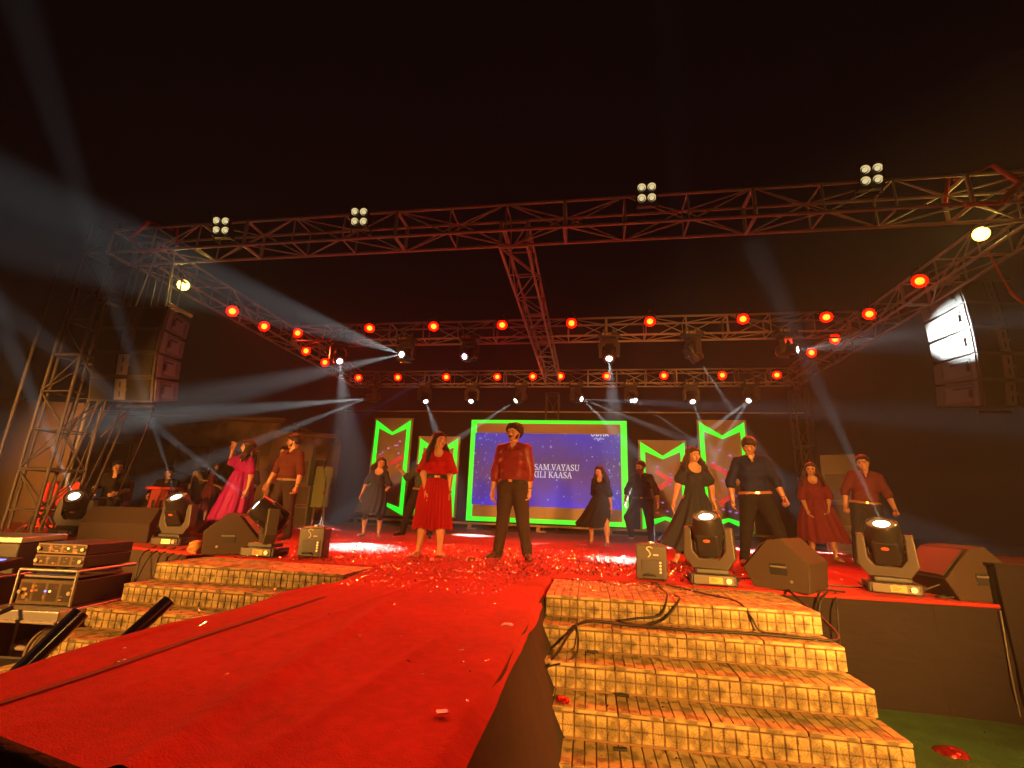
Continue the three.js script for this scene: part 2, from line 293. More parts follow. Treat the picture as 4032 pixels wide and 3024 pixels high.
function movingHead(label, at, to, o = {}) {
  const p = V(...at), t = thing('moving_head_light', label, 'moving head light', at, o.turn || 0, o.group), hang = o.hang ? -1 : 1;

  const bmesh = part('base', mhGeo.base, M.black, t);
  part('handle', mhGeo.handle, M.black, bmesh); const pn = part('panel', mhGeo.panel, M.basePanel, bmesh);
  part('display', mhGeo.display, o.lit ? M.displayLit : M.display, bmesh); part('knob', mhGeo.knob, M.alu, bmesh);
  if (hang < 0) { bmesh.rotation.z = Math.PI; part('clamp', [bx(0.05, 0.12, 0.05, -0.1, 0.05, 0), bx(0.05, 0.12, 0.05, 0.1, 0.05, 0)], M.plate, t); }
  const pivot = V(0, hang * 0.45, 0), P = p.clone().add(pivot), d = V(...to).sub(P).normalize(), pan = Math.atan2(d.x, d.z) - (o.turn || 0), tilt = Math.acos(hang * d.y);
  const y = part('yoke', yokeShape, M.yokeShell, t); y.position.y = hang * 0.155; y.rotation.order = 'YXZ'; y.rotation.y = pan; if (hang < 0) y.rotation.z = Math.PI;
  const h = part('head', mhGeo.head, M.shell, t); h.position.copy(pivot); h.rotation.order = 'YXZ'; h.rotation.set(hang > 0 ? tilt : Math.PI - tilt, pan, 0);
  part('fin', mhGeo.fin, M.black, h); part('collar', mhGeo.collar, M.collar, h); part('badge', mhGeo.badge, M.badge, h);
  part('lens', mhGeo.lens, o.lens || M.lensGlow, h);
  const src = P.clone().addScaledVector(d, 0.23);
  for (const b of o.beams || []) spot(src, V(...b.to), b.col || [0.84, 0.98, 0.97], b.cd * BEAM, b.half, b.blend ?? 0.7, 0.25);
  return t;
}
// ---------------------------------------------------------------- ground, stage, runway
{
  const g = new THREE.PlaneGeometry(90, 90, 60, 60).rotateX(-Math.PI / 2), p = g.attributes.position;
  for (let i = 0; i < p.count; i++) p.setY(i, -0.015 * fbm(p.getX(i) * 0.5 + 60, p.getZ(i) * 0.5 + 60, 77, 400, 3));
  g.computeVertexNormals();
  const uv = g.attributes.uv; for (let i = 0; i < uv.count; i++) uv.setXY(i, uv.getX(i) * 60, uv.getY(i) * 60);
  struct('ground', g, mat(0.07, 0.058, 0.045, 0.95, 0, { map: grey, bumpMap: fuzz, bumpScale: 0.02 })).position.z = -15;
}
{ // green matting laid on the ground to the right of the stairs
  const g = new THREE.PlaneGeometry(4.6, 5.2, 40, 40).rotateX(-Math.PI / 2), p = g.attributes.position, uv = g.attributes.uv;
  for (let i = 0; i < p.count; i++) { p.setY(i, 0.012 + 0.02 * fbm(p.getX(i) * 2 + 20, p.getZ(i) * 2 + 20, 5, 200, 3)); uv.setXY(i, p.getX(i), p.getZ(i)); }
  g.computeVertexNormals();
  struct('matting', g, mat(0.05, 0.15, 0.03, 0.95, 0, { map: grey, bumpMap: fuzz, bumpScale: 0.015 })).position.set(4.05, 0, -2.42);
}
function cloth(name, x0, z0, x1, z1, y0, y1, m, parent, o = {}) {           // hanging cloth along a line, with folds
  const L = Math.hypot(x1 - x0, z1 - z0), nx = Math.max(8, Math.round(L / (o.step || 0.05))), ny = 10, g = new THREE.PlaneGeometry(1, 1, nx, ny), p = g.attributes.position, uv = g.attributes.uv, dx = (x1 - x0) / L, dz = (z1 - z0) / L, sd = o.seed || 1;
  for (let i = 0; i < p.count; i++) {
    const u = p.getX(i) + 0.5, t = 0.5 - p.getY(i), s = u * L, f = (fbm(s * (o.freq || 3), t * 1.5 + sd * 7, sd, 1000, 3) - 0.45) * (o.amp || 0.06) * (0.25 + t) + (o.flare || 0) * t ** 1.25;
    p.setXYZ(i, x0 + dx * s - dz * f, y1 - t * (y1 - y0), z0 + dz * s + dx * f); uv.setXY(i, s * 0.7, t * (y1 - y0) * 0.7);
  }
  g.computeVertexNormals(); return part(name, g, m, parent);
}
const FRONT = [[-11.4, -7.4], [-8.9, -6.35], [-7.2, -5.85], [-4.9, -5.34], [-4.2, -5.1], [3.45, -5.03]];
{
  const t = thing('stage', 'wide raised stage with red carpet on its floor and dark cloth round its front', 'stage', [0, 0, 0]);
  const out = [...FRONT, [3.6, -5.5], [8.4, -12.3], [6.6, -16.2], [-11.4, -16.2]];
  const sh = (pts, y, h) => { const g = new THREE.ExtrudeGeometry(new THREE.Shape(pts.map((q) => new THREE.Vector2(q[0], -q[1]))), { depth: h, bevelEnabled: false }).rotateX(-Math.PI / 2).translate(0, y - h, 0); return uvBox(g); };
  part('deck', sh(out, S - 0.012, 0.12), M.wood, t);
  const car = [...FRONT.map(([x, z]) => [x, z + 0.01]), [3.5, -5.4], [5.9, -9.9], [4.75, -14.6], [-11.3, -14.6]];
  { // carpet sheet with soft wrinkles
    const nx = 200, nz = 130, x0 = -11.3, x1 = 6.0, z0 = -14.6, z1 = -5.0, v = [], uv = [], ix = [];
    const inside = (x, z) => { let c = false; for (let i = 0, j = car.length - 1; i < car.length; j = i++) { const [xi, zi] = car[i], [xj, zj] = car[j]; if ((zi > z) !== (zj > z) && x < (xj - xi) * (z - zi) / (zj - zi) + xi) c = !c; } return c; };
    const frontZ = (x) => { for (let i = 0; i < FRONT.length - 1; i++) if (x <= FRONT[i + 1][0]) { const f = (x - FRONT[i][0]) / (FRONT[i + 1][0] - FRONT[i][0]); return FRONT[i][1] + f * (FRONT[i + 1][1] - FRONT[i][1]); } return -5.03 - (x - 3.45) * 1.9; };
    for (let j = 0; j <= nz; j++) for (let i = 0; i <= nx; i++) {
      const x = x0 + (x1 - x0) * i / nx, zf = frontZ(x) + 0.015, z = z0 + (zf - z0) * j / nz;
      const w = Math.max(0, fbm(x * 0.9 + 40, z * 2.6 + 40, 61, 500, 4) - 0.5);
      v.push(x, S + 0.002 + 0.035 * w + (j === nz ? -0.006 : 0), z); uv.push(x, z);
    }
    for (let j = 0; j < nz; j++) for (let i = 0; i < nx; i++) { const a = j * (nx + 1) + i, xa = x0 + (x1 - x0) * (i + 0.5) / nx; if (v[a * 3] > 5 && !inside(xa, v[a * 3 + 2])) continue; ix.push(a, a + nx + 1, a + 1, a + 1, a + nx + 1, a + nx + 2); }
    const g = new THREE.BufferGeometry(); g.setAttribute('position', new THREE.Float32BufferAttribute(v, 3)); g.setAttribute('uv', new THREE.Float32BufferAttribute(uv, 2)); g.setIndex(ix); g.computeVertexNormals();
    part('carpet', g, M.carpet, t);
  }
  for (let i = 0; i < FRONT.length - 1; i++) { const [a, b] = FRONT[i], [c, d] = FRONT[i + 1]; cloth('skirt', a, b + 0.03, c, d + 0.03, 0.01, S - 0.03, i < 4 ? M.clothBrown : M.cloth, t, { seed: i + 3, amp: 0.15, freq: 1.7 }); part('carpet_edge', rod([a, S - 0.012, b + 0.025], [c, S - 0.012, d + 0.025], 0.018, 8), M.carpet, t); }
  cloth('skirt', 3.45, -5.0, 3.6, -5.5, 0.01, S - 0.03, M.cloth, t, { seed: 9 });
  for (let k = 0; k < 9; k++) part('seam', tube([[3.41, 0.03, -4.96], [3.4, 0.4, -4.95], [3.43, S - 0.04, -4.97]], 0.006, 10, 5), M.plate, t) && (k = 9);
}
{
  const t = thing('runway', 'red carpeted runway coming forward from the stage to the camera, dark cloth on its side', 'runway', [0, 0, 0]);
  const xl = -2.15, xr = -0.36, z0 = -5.03, z1 = -1.12;
  const nx = 110, nz = 190, v = [], uv = [], ix = [];
  for (let j = 0; j <= nz; j++) for (let i = 0; i <= nx; i++) {
    const u = i / nx, s = j / nz, x = xl + (xr - xl) * u, end = -1.22 + (x + 1.52) * 0.2 - 0.18 * Math.max(0, x + 0.9), z = z0 + (end - z0) * s;
    const fold = (c, w, h) => h * Math.exp(-(((x - c) / w) ** 2));
    let y = 0.004 + fold(-1.28 + 0.12 * (z + 3), 0.06, 0.032) * Math.min(1, Math.max(0.1, (z + 3.6) * 1.5)) + fold(-1.62 - 0.05 * z, 0.03, 0.008) + fold(-0.78 - 0.09 * (z + 2), 0.035, 0.012) * Math.min(1, Math.max(0, z + 3.2)) - fold(-1.22 + 0.12 * (z + 3), 0.07, 0.01) + 0.022 * (fbm(x * 3 + 9, z * 1.2 + 9, 71, 300, 4) - 0.5) + 0.0015 * (fbm(x * 14 + 9, z * 7 + 90, 73, 900, 3) - 0.5);
    y += -0.03 * Math.max(0, (u - 0.97) / 0.03) ** 2 - 0.03 * Math.max(0, (0.03 - u) / 0.03) ** 2 + (u < 0.06 ? 0.012 * Math.sin(z * 5) : 0);
    if (z < -4.4) y += 0.008; 
    v.push(x + (u < 0.01 ? 0.03 * Math.sin(z * 4.1) : 0) + (u > 0.97 ? (u - 0.97) / 0.03 * (0.03 * (fbm(z * 2.2 + 40, 5, 83, 99, 3) - 0.5) * 2 + 0.012) : 0), S + y - (u > 0.985 ? 0.02 : 0), z); uv.push(x, z);
  }
  for (let j = 0; j < nz; j++) for (let i = 0; i < nx; i++) { const a = j * (nx + 1) + i; ix.push(a, a + nx + 1, a + 1, a + 1, a + nx + 1, a + nx + 2); }
  const g = new THREE.BufferGeometry(); g.setAttribute('position', new THREE.Float32BufferAttribute(v, 3)); g.setAttribute('uv', new THREE.Float32BufferAttribute(uv, 2)); g.setIndex(ix); g.computeVertexNormals();
  part('carpet', g, M.carpet, t);
  part('platform', bx(xr - xl - 0.1, S - 0.06, z1 - z0 - 0.3, (xl + xr) / 2, (S - 0.06) / 2, (z0 + z1) / 2 - 0.14), M.drape, t);
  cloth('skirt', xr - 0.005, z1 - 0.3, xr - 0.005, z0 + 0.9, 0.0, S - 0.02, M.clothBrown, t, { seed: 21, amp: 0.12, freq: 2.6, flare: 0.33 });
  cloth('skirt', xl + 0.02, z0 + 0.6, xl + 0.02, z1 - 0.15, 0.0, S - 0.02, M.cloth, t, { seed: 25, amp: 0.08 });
  { // strip of clear tape along the carpet seam
    const tv = [], ti = []; for (let j = 0; j <= 60; j++) { const z = -3.3 + 2.15 * j / 60, x = -1.8 + 0.012 * Math.sin(z * 3); for (const d of [-0.016, 0.016]) tv.push(x + d, S + 0.0105 + 0.022 * (fbm((x + d) * 3 + 9, z * 1.2 + 9, 71, 300, 4) - 0.5), z); if (j < 60) ti.push(j * 2, j * 2 + 2, j * 2 + 1, j * 2 + 1, j * 2 + 2, j * 2 + 3); }
    const tg = new THREE.BufferGeometry(); tg.setAttribute('position', new THREE.Float32BufferAttribute(tv, 3)); tg.setIndex(ti); tg.computeVertexNormals(); part('tape', tg, M.tape, t);
  }
  part('edge_strip', rod([-2.1, S - 0.01, -1.33], [-0.9, S - 0.01, -1.06], 0.03, 6), M.cloth, t);
}

// ---------------------------------------------------------------- tiled stairs
const tileTones = [[0.6, 0.49, 0.24], [0.55, 0.45, 0.23], [0.63, 0.53, 0.28], [0.5, 0.41, 0.21], [0.57, 0.46, 0.2], [0.61, 0.51, 0.29]];
M.tile = tileTones.map(([r, g, b], i) => { const s = stain.clone(); s.repeat.set(0.9, 0.9); s.offset.set(i * 0.37 % 1, i * 0.61 % 1); s.needsUpdate = true; return mat(r, g, b, 0.6, 0, { map: s, bumpMap: fuzz, bumpScale: 0.0015 }); });
M.grout = mat(0.3, 0.17, 0.09, 0.9);
M.riser = tileTones.map(([r, g, b], i) => mat(r, g, b, 0.55, 0, { map: tileShadeStain[i % 2] }));
const faceUv = (g, w, h) => { const p = g.attributes.position, uv = g.attributes.uv; for (let i = 0; i < p.count; i++) uv.setXY(i, p.getX(i) / w + 0.5, p.getY(i) / h); return g; };
const TW = 0.2475, RISE = 0.15, RUN = 0.3;
function riserTile(w) {                                                   // four strips of embossed squares, dark grooves between
  const list = [], c = 0.0615;
  for (let i = 0; i < 4; i++) {
    const x = (i - 1.5) * c;
    list.push(rb(0.0578, 0.119, 0.012, 0.002, x, 0.0595, 0, 1));
    for (let j = 0; j < 2; j++) {
      const y = 0.031 + j * 0.0575, s = 0.022, k = 0.015, sg = [(i % 2) ? 1 : -1, j ? -1 : 1];
      const pts = [[-s, -s], [s, -s], [s, s], [-s, s]].flatMap(([a, b]) => (Math.sign(a) === -sg[0] && Math.sign(b) === sg[1]) ? (a * b > 0 ? [[a, b - Math.sign(b) * k], [a - Math.sign(a) * k, b]] : [[a - Math.sign(a) * k, b], [a, b - Math.sign(b) * k]]) : [[a, b]]);
      list.push(extrude(pts, 0.002, 0.004).translate(x, y, 0.005));
    }
  }
  return uvBox(merge(list), 4);
}
function treadTile(w, d) {                                                // four raised strips between grooves
  const list = [rb(w - 0.006, 0.022, 0.02, 0.006, 0, -0.011, d / 2 - 0.01)];
  for (let i = 0; i < 4; i++) list.push(rb(0.0565, 0.014, d - 0.03, 0.003, (i - 1.5) * 0.0615, -0.007, -0.008));
  return uvBox(merge(list), 4);
}
const riserVariants = [0, 1, 2].map(() => faceUv(riserTile(TW), TW, 0.119)), treadVariants = [0, 1].map(() => treadTile(TW, RUN)), landVar = treadTile(TW, 0.31);
for (const set of [treadVariants]) set.forEach((g, i) => { const uv = g.attributes.uv; for (let k = 0; k < uv.count; k++) uv.setXY(k, uv.getX(k) + i * 0.37, uv.getY(k) + i * 0.23); });
function stairs(label, x0, n, z0, landing, steps, skew = 0) {
  const t = thing('staircase', label, 'stairs', [x0, 0, z0]);
  const core = [];
  for (let k = 0; k < steps; k++) core.push(bx(n * TW - 0.01, 0.118, 0.012, n * TW / 2, S - RISE * (k + 1) + 0.063, RUN * k - 0.009));
  for (let k = 0; k < steps; k++) { const top = S - RISE * k; core.push(bx(n * TW - 0.02, top - 0.025, RUN, n * TW / 2, (top - 0.025) / 2, RUN * k - RUN / 2 - 0.01)); }
  core.push(bx(n * TW - 0.02, S - 0.03, landing, n * TW / 2, (S - 0.03) / 2, -RUN - landing / 2));
  const c = part('core', core, M.grout, t);
  for (let k = 0; k < steps; k++) {
    const top = S - RISE * k, zn = RUN * k;
    for (let i = 0; i < n; i++) {
      const x = (i + 0.5) * TW, j = () => rr(-0.0015, 0.0015);
      const r = part('riser_tile', riserVariants[Math.floor(rnd() * 3)], M.riser[Math.floor(rnd() * 6)], t); r.position.set(x + j(), top - RISE + 0.004, zn - 0.004 + j()); r.rotation.y = rr(-0.006, 0.006);
      const d = part('tread_tile', treadVariants[Math.floor(rnd() * 2)], M.tile[Math.floor(rnd() * 6)], t); d.position.set(x + j(), top + j(), zn - RUN / 2 + 0.008); d.rotation.x = rr(-0.004, 0.004);
      if (k === 0) for (let q = 0; q < Math.round(landing / 0.31); q++) { const l = part('tread_tile', landVar, M.tile[Math.floor(rnd() * 6)], t); l.position.set(x + j(), top - 0.001 + j(), -RUN - 0.31 * (q + 0.5)); }
    }
    for (const [xe, ry] of [[0, -1], [n * TW, 1]]) { const e = part('end_tile', riserVariants[0], M.riser[Math.floor(rnd() * 6)], t); e.position.set(xe + ry * -0.004, top - RISE + 0.004, zn - RUN / 2 - 0.01); e.rotation.y = ry * Math.PI / 2; }
  }
  return t;
}
stairs('broad tiled stairs rising to the stage right of the red runway', -0.34, 8, -4.03, 0.66, 6);
stairs('tiled stairs rising to the stage left of the red runway, beside the equipment racks', -4.2, 8, -4.37, 0.36, 6);

// ---------------------------------------------------------------- backdrop, screens, bench
{
  const t = thing('backdrop', 'black cloth backdrop hung across the rear of the stage', 'backdrop', [0, 0, 0]);
  cloth('drape', -8.7, -15.75, 6.65, -15.75, S, S + 3.85, M.drape, t, { seed: 31, amp: 0.12, freq: 2.4, step: 0.06 });
  part('bar', rod([-8.7, S + 3.85, -15.75], [6.65, S + 3.85, -15.75], 0.025), M.steel, t);
}
const GREEN = '#17ff28';
M.panelFace = mat(0.34, 0.25, 0.17, 0.6);
function ledPanels(t, x0, x1, y0, y1, z) {                               // cabinets of the video wall, each its own part
  const nx = Math.max(1, Math.round((x1 - x0) / 0.62)), ny = Math.round((y1 - y0) / 0.62), w = (x1 - x0) / nx, h = (y1 - y0) / ny, g = new THREE.BoxGeometry(w - 0.003, h - 0.003, 0.07);
  for (let i = 0; i < nx; i++) for (let j = 0; j < ny; j++) { const p = part('panel', g, M.panelFace, t); p.position.set(x0 + w * (i + 0.5), y0 + h * (j + 0.5), z - 0.04 + rr(-0.001, 0.001)); }
}
const emis = (tex, k) => new THREE.MeshStandardMaterial({ color: lin(0.02, 0.02, 0.02), emissive: lin(1, 1, 1), emissiveIntensity: k, emissiveMap: tex, roughness: 0.6 });
function outline(pts, inner, z) { const s = new THREE.Shape(pts.map((p) => new THREE.Vector2(...p))); s.holes.push(new THREE.Path(inner.map((p) => new THREE.Vector2(...p)))); return new THREE.ShapeGeometry(s).translate(0, 0, z); }
M.green = glow(0.012, 1.0, 0.025, 1.1);
{
  const t = thing('video_screen', 'large central video screen with a green glowing border and blue lyric picture', 'video screen', [0, S, -15]);
  const x0 = -3.8, x1 = 1.16, y0 = 0.24, y1 = 3.42;
  ledPanels(t, x0, x1, y0, y1, 0);
  part('glowing_border', outline([[x0, y0], [x1, y0], [x1, y1], [x0, y1]], [[x0 + 0.19, y0 + 0.13], [x0 + 0.19, y1 - 0.11], [x1 - 0.19, y1 - 0.11], [x1 - 0.19, y0 + 0.13]], 0.006), M.green, t);
  const tex = canvasTex(1024, 512, (g, W, H) => {
    const lg = g.createLinearGradient(0, 0, 0, H); lg.addColorStop(0, '#1d33c8'); lg.addColorStop(0.1, '#2336b4'); lg.addColorStop(0.4, '#3a2a78'); lg.addColorStop(0.62, '#4a3088'); lg.addColorStop(0.84, '#3a36bc'); lg.addColorStop(1, '#3030e8'); g.fillStyle = lg; g.fillRect(0, 0, W, H);
    let s = 7; const r = () => { s = (s * 1664525 + 1013904223) >>> 0; return s / 4294967296; };
    for (let i = 0; i < 60; i++) { const x = r() * W, y = r() * H, q = 30 + r() * 90, c = g.createRadialGradient(x, y, 0, x, y, q); const k = r() < 0.5 ? '90,40,110' : '50,60,220'; c.addColorStop(0, `rgba(${k},.3)`); c.addColorStop(1, `rgba(${k},0)`); g.fillStyle = c; g.fillRect(x - q, y - q, 2 * q, 2 * q); }
    for (let i = 0; i < 330; i++) { const edge = r() < 0.62, x = edge ? (r() < 0.5 ? r() * r() * W * 0.35 : W - r() * r() * W * 0.35) : r() * W, y = r() * H, q = 1.2 + r() * r() * 8; g.fillStyle = `rgba(${110 + r() * 110 | 0},${150 + r() * 90 | 0},255,${0.2 + r() * 0.7})`; g.beginPath(); g.ellipse(x, y, q, q * 1.15, 0, 0, 7); g.fill(); }
    g.fillStyle = '#fff'; g.textAlign = 'center'; g.textBaseline = 'alphabetic'; g.font = '58px serif'; g.textAlign = 'right'; g.save(); g.scale(0.84, 1);
    g.fillText('NEE KOSAM VAYASU', W * 0.73 / 0.84, H * 0.505); g.fillText('VAAKILI KAASA', W * 0.68 / 0.84, H * 0.608); g.restore(); g.textAlign = 'center';
    g.font = 'bold 44px sans-serif'; g.fillText('\u25C6ODHA', W * 0.855, 14); g.font = '17px sans-serif'; g.fillText('KJ  MUZIK', W * 0.86, 38); g.strokeStyle = '#fff'; g.lineWidth = 3; g.beginPath(); g.moveTo(W * 0.838, 20); g.lineTo(W * 0.856, 48); g.lineTo(W * 0.872, 20); g.stroke();
  });
  const pic = part('picture', new THREE.PlaneGeometry(4.6, 2.26).translate(-1.35, 1.86, 0.008), emis(tex, 0.74), t);
}
function mScreen(label, cx, w, y0, y1, marks, seedM) {                    // narrow screens with a notched glowing outline
  const t = thing('notched_screen', label, 'video screen', [cx, S, -15], 0, 'narrow screens with green notched outlines');
  ledPanels(t, -w / 2 - 0.06, w / 2 + 0.06, y0, y1 + 0.06, 0);
  const a = w / 2, b = a - 0.135, n = 0.42, o = [[-a, y0 + 0.02], [0, y0 + n * 0.75], [a, y0 + 0.02], [a, y1], [0, y1 - n], [-a, y1]], i = [[-b, y0 + 0.27], [-b, y1 - 0.3], [0, y1 - n - 0.105], [b, y1 - 0.3], [b, y0 + 0.27], [0, y0 + n * 0.75 + 0.1]];
  part('glowing_outline', outline(o, i, 0.006), M.green, t);
  let s = seedM; const r = () => { s = (s * 1664525 + 1013904223) >>> 0; return s / 4294967296; };
  const red = [], vio = [], bar = [];
  for (let k = 0; k < 16; k++) { const q = new THREE.CircleGeometry(0.035, 8).scale(1.3, 0.6, 1).translate((r() - 0.5) * 1.6 * b, y0 + 0.5 + r() * (y1 - y0 - 1.2), 0.007); (k % 3 ? vio : red).push(q); }
  for (const [x, y, dir] of marks) bar.push(new THREE.PlaneGeometry(0.52, 0.12).rotateZ(0.55 * dir).translate(x, y, 0.007));
  part('violet_spots', vio, glow(0.5, 0.16, 0.9, 0.9), t); part('red_spots', red, glow(0.9, 0.06, 0.02, 0.8), t); if (bar.length) part('red_bars', bar, glow(0.85, 0.02, 0.03, 0.75), t);
}
mScreen('tall narrow screen with green notched outline, farthest left of the screens', -6.5, 1.24, 0.28, 3.4, [[0.25, 2.05, 1]], 3);
mScreen('short narrow screen with green notched outline, behind the dancer in red', -4.86, 1.3, 0.3, 2.8, [], 5);
mScreen('short narrow screen with green notched outline, right of the big screen', 2.2, 1.3, 0.18, 2.78, [[0, 1.75, -1], [0, 1.5, 1]], 8);
mScreen('tall narrow screen with green notched outline, farthest right of the screens', 3.95, 1.3, 0.2, 3.42, [[-0.15, 2.0, -1], [0, 1.15, 1]], 11);
{
  const t = thing('bench', 'long low wooden bench carrying the video screens', 'bench', [0, S, -14.85]);
  part('plank', bx(12.6, 0.05, 0.55, -1.2, 0.17, -0.05), M.wood, t);
  for (const x of [-7.3, -5.6, -3.6, -1.5, 0.6, 2.6, 4.9]) { part('leg', bx(0.1, 0.145, 0.08, x, 0.0725, 0.14), M.wood, t); part('foot', bx(0.3, 0.04, 0.12, x + 0.1, 0.02, 0.26), M.wood, t); }
}
// ---------------------------------------------------------------- moving heads, placed
const gm = 'moving heads hung under the middle truss', gb = 'moving heads hung under the rear truss', gf = 'moving heads standing along the stage front';
const hangY = S + 4.5;
const one = (to, cd, half, extra) => ({ to, cd, half, ...extra });
const HM = (label, x, to, beams, lens) => movingHead(label, [x, hangY, -10.2], to, { hang: true, group: gm, beams, lens });
HM('moving head under the middle truss shining straight down, leftmost of that row', -5.98, [-3.41, S, -7.06], [one([-3.41, S, -7.06], 360, 0.125, { blend: 1 })]);
HM('moving head under the middle truss throwing a broad pale fan to the left', -4.28, [-5, 4.2, -4.5], [one([-5.32, 4.44, -4.5], 1100, 0.062), one([-4.58, 3.82, -4.5], 1250, 0.036), one([-5.5, 3.3, -6.8], 1000, 0.07, { blend: 0.9 })]);
HM('moving head with a small violet beam, left of the centre truss', -2.74, [-3.47, 3.8, -8.0], [one([-4.2, 3.8, -9.6], 500, 0.03, { col: [0.35, 0.3, 1] })], M.lensBlue);
HM('moving head under the middle truss shining straight down right of the centre truss', 0.45, [0.23, S, -7.13], [one([0.5, S, -7.2], 380, 0.125, { blend: 1 })]);
HM('moving head under the middle truss with a dim beam to the right', 2.22, [4.86, S, -11.25], [one([4.86, S, -11.25], 480, 0.06)], M.lensGlow);
HM('moving head at the right of the middle truss, lighting the right speaker array', 4.09, [6.1, 4.6, -8.5], [one([6.2, 4.75, -8.6], 75, 0.25, { blend: 0.8 }), one([6.0, 4.6, -8.0], 300, 0.07, { blend: 1 })]);
const HB = (label, x, to, beams, lens) => movingHead(label, [x, hangY - 0.08, -14.15], to, { hang: true, group: gb, beams, lens });
HB('moving head under the rear truss fanning its beam left over the dancers', -6.89, [-11.4, 3.6, -12], [one([-11.6, 3.86, -12], 1800, 0.07), one([-9.37, 3.02, -12], 1400, 0.055)]);
HB('moving head under the rear truss shining down above the left short screen', -5.18, [-2.71, S, -11.4], [one([-2.71, S, -11.4], 480, 0.1, { blend: 1 })]);
HB('small faint moving head under the rear truss, third of that row', -3.62, [-3.53, 3.64, -13], [], M.lensGlow);
HB('moving head under the rear truss aiming down to the left above the big screen', -2.08, [-6.38, S, -11.04], [one([-6.38, S, -11.04], 1500, 0.05)]);
HB('brightest moving head of the rear truss, fanning its beam to the right', -0.38, [2.9, 3.5, -12], [one([4.3, 4.5, -13.7], 800, 0.06), one([2.6, 3.2, -12], 1400, 0.04), one([0.95, 3.4, -13], 900, 0.07)]);
HB('moving head under the rear truss aiming down to the right above the short screen', 1.24, [2.51, 3.45, -12.5], [one([2.51, 3.45, -12.5], 900, 0.03)]);
HB('moving head under the rear truss above the right tall screen', 2.95, [2.97, 3.65, -13], [one([3.0, 3.65, -13], 1000, 0.045)]);
HB('moving head at the right end of the rear truss, aiming down to the left', 4.6, [3.4, 3.78, -13], [one([3.27, 3.84, -13], 1300, 0.05), one([3.6, 3.7, -13], 900, 0.05)]);
const HF = (label, x, z, to, beams, o = {}) => movingHead(label, [x, S, z], to, { turn: o.turn || 0, group: gf, beams, lit: o.lit, lens: o.lens });
HF('moving head standing at the far left of the stage front, beside the left speaker wedge', -7.62, -6.3, [-6.58, 3.17, -4.2], [one([-6.58, 3.17, -4.2], 520, 0.045)], { turn: 0.25 });
HF('moving head with a bright yellow lit display, right of the leftmost wedge', -5.5, -5.92, [-5.5, 3.12, -4.75], [one([-5.5, 3.12, -4.75], 360, 0.04)], { turn: 0.1, lit: true });
HF('moving head tipped sideways in front of the dancers at the left', -3.72, -5.32, [-4.67, 2.29, -4.4], [one([-4.67, 2.29, -4.4], 420, 0.045)], { turn: 0.05 });
HF('moving head at the top of the right stairs, between the black box and the wedge', 1.17, -5.2, [0.9, 2.8, -4.5], [one([0.9, 5, -4.3], 25, 0.05)], { turn: -0.1 });
HF('large moving head near the right corner of the stage', 2.83, -5.36, [2.4, 2.92, -4.6], [one([2.92, 2.76, -6.2], 280, 0.05)], { turn: -0.3 });
// ---------------------------------------------------------------- stage monitors (wedges)
M.wedge = soft(0.052, 0.036, 0.028, 0.8, { bumpMap: rep(fuzz, 2, 2), bumpScale: 0.0015 });
M.handleCup = mat(0.012, 0.012, 0.012, 0.5);
function wedge(label, pos, turn, w = 0.66) {
  const t = thing('stage_monitor', label, 'stage monitor', pos, turn, 'speaker wedges along the stage front');
  const prof = [[-0.25, 0], [0.2, 0], [0.29, 0.16], [0.06, 0.42], [-0.06, 0.44], [-0.27, 0.24]], sh = new THREE.Shape(prof.map((p) => new THREE.Vector2(...p)));
  part('cabinet', uvBox(new THREE.ExtrudeGeometry(sh, { depth: w - 0.03, bevelEnabled: true, bevelSize: 0.012, bevelThickness: 0.015, bevelSegments: 2 }).translate(0, 0.012, -(w - 0.03) / 2).rotateY(Math.PI / 2), 3), M.wedge, t);
  // grille sits on the sloping face (towards -z after the turn: profile x becomes -z)
  const a = V(0, 0.175, -0.3), b = V(0, 0.435, -0.07), mid = a.clone().add(b).multiplyScalar(0.5), g = part('grille', rb(w - 0.07, 0.3, 0.012, 0.004), M.grille, t);
  g.position.copy(mid).add(V(0, 0.012, -0.012)); g.rotation.x = Math.atan2(b.z - a.z, b.y - a.y);
  for (const s of [-1, 1]) {
    const cup = part('handle', rb(0.008, 0.1, 0.15, 0.003), M.handleCup, t); cup.position.set(s * (w / 2 + 0.001), 0.19, 0.02);
    part('grip', rod([0, 0.02, -0.07], [0, 0.02, 0.07], 0.011), M.plate, cup);
    const j = part('socket', new THREE.CylinderGeometry(0.014, 0.014, 0.012, 12).rotateZ(Math.PI / 2), M.alu, t); j.position.set(s * (w / 2 + 0.003), 0.09, 0.12);
  }
  return t;
}
wedge('black speaker wedge lying at the far left of the stage front', [-6.42, S, -6.02], 0.42, 0.82);
wedge('black speaker wedge at the head of the left stairs, seen from its side', [-4.3, S, -5.52], -1.05, 0.62);
wedge('black speaker wedge with open side handle, right of the stairs head', [1.9, S, -5.3], 0.93, 0.6);
wedge('black speaker wedge at the right end of the stage front, against the black box', [3.42, S, -5.4], 1.62, 0.6);

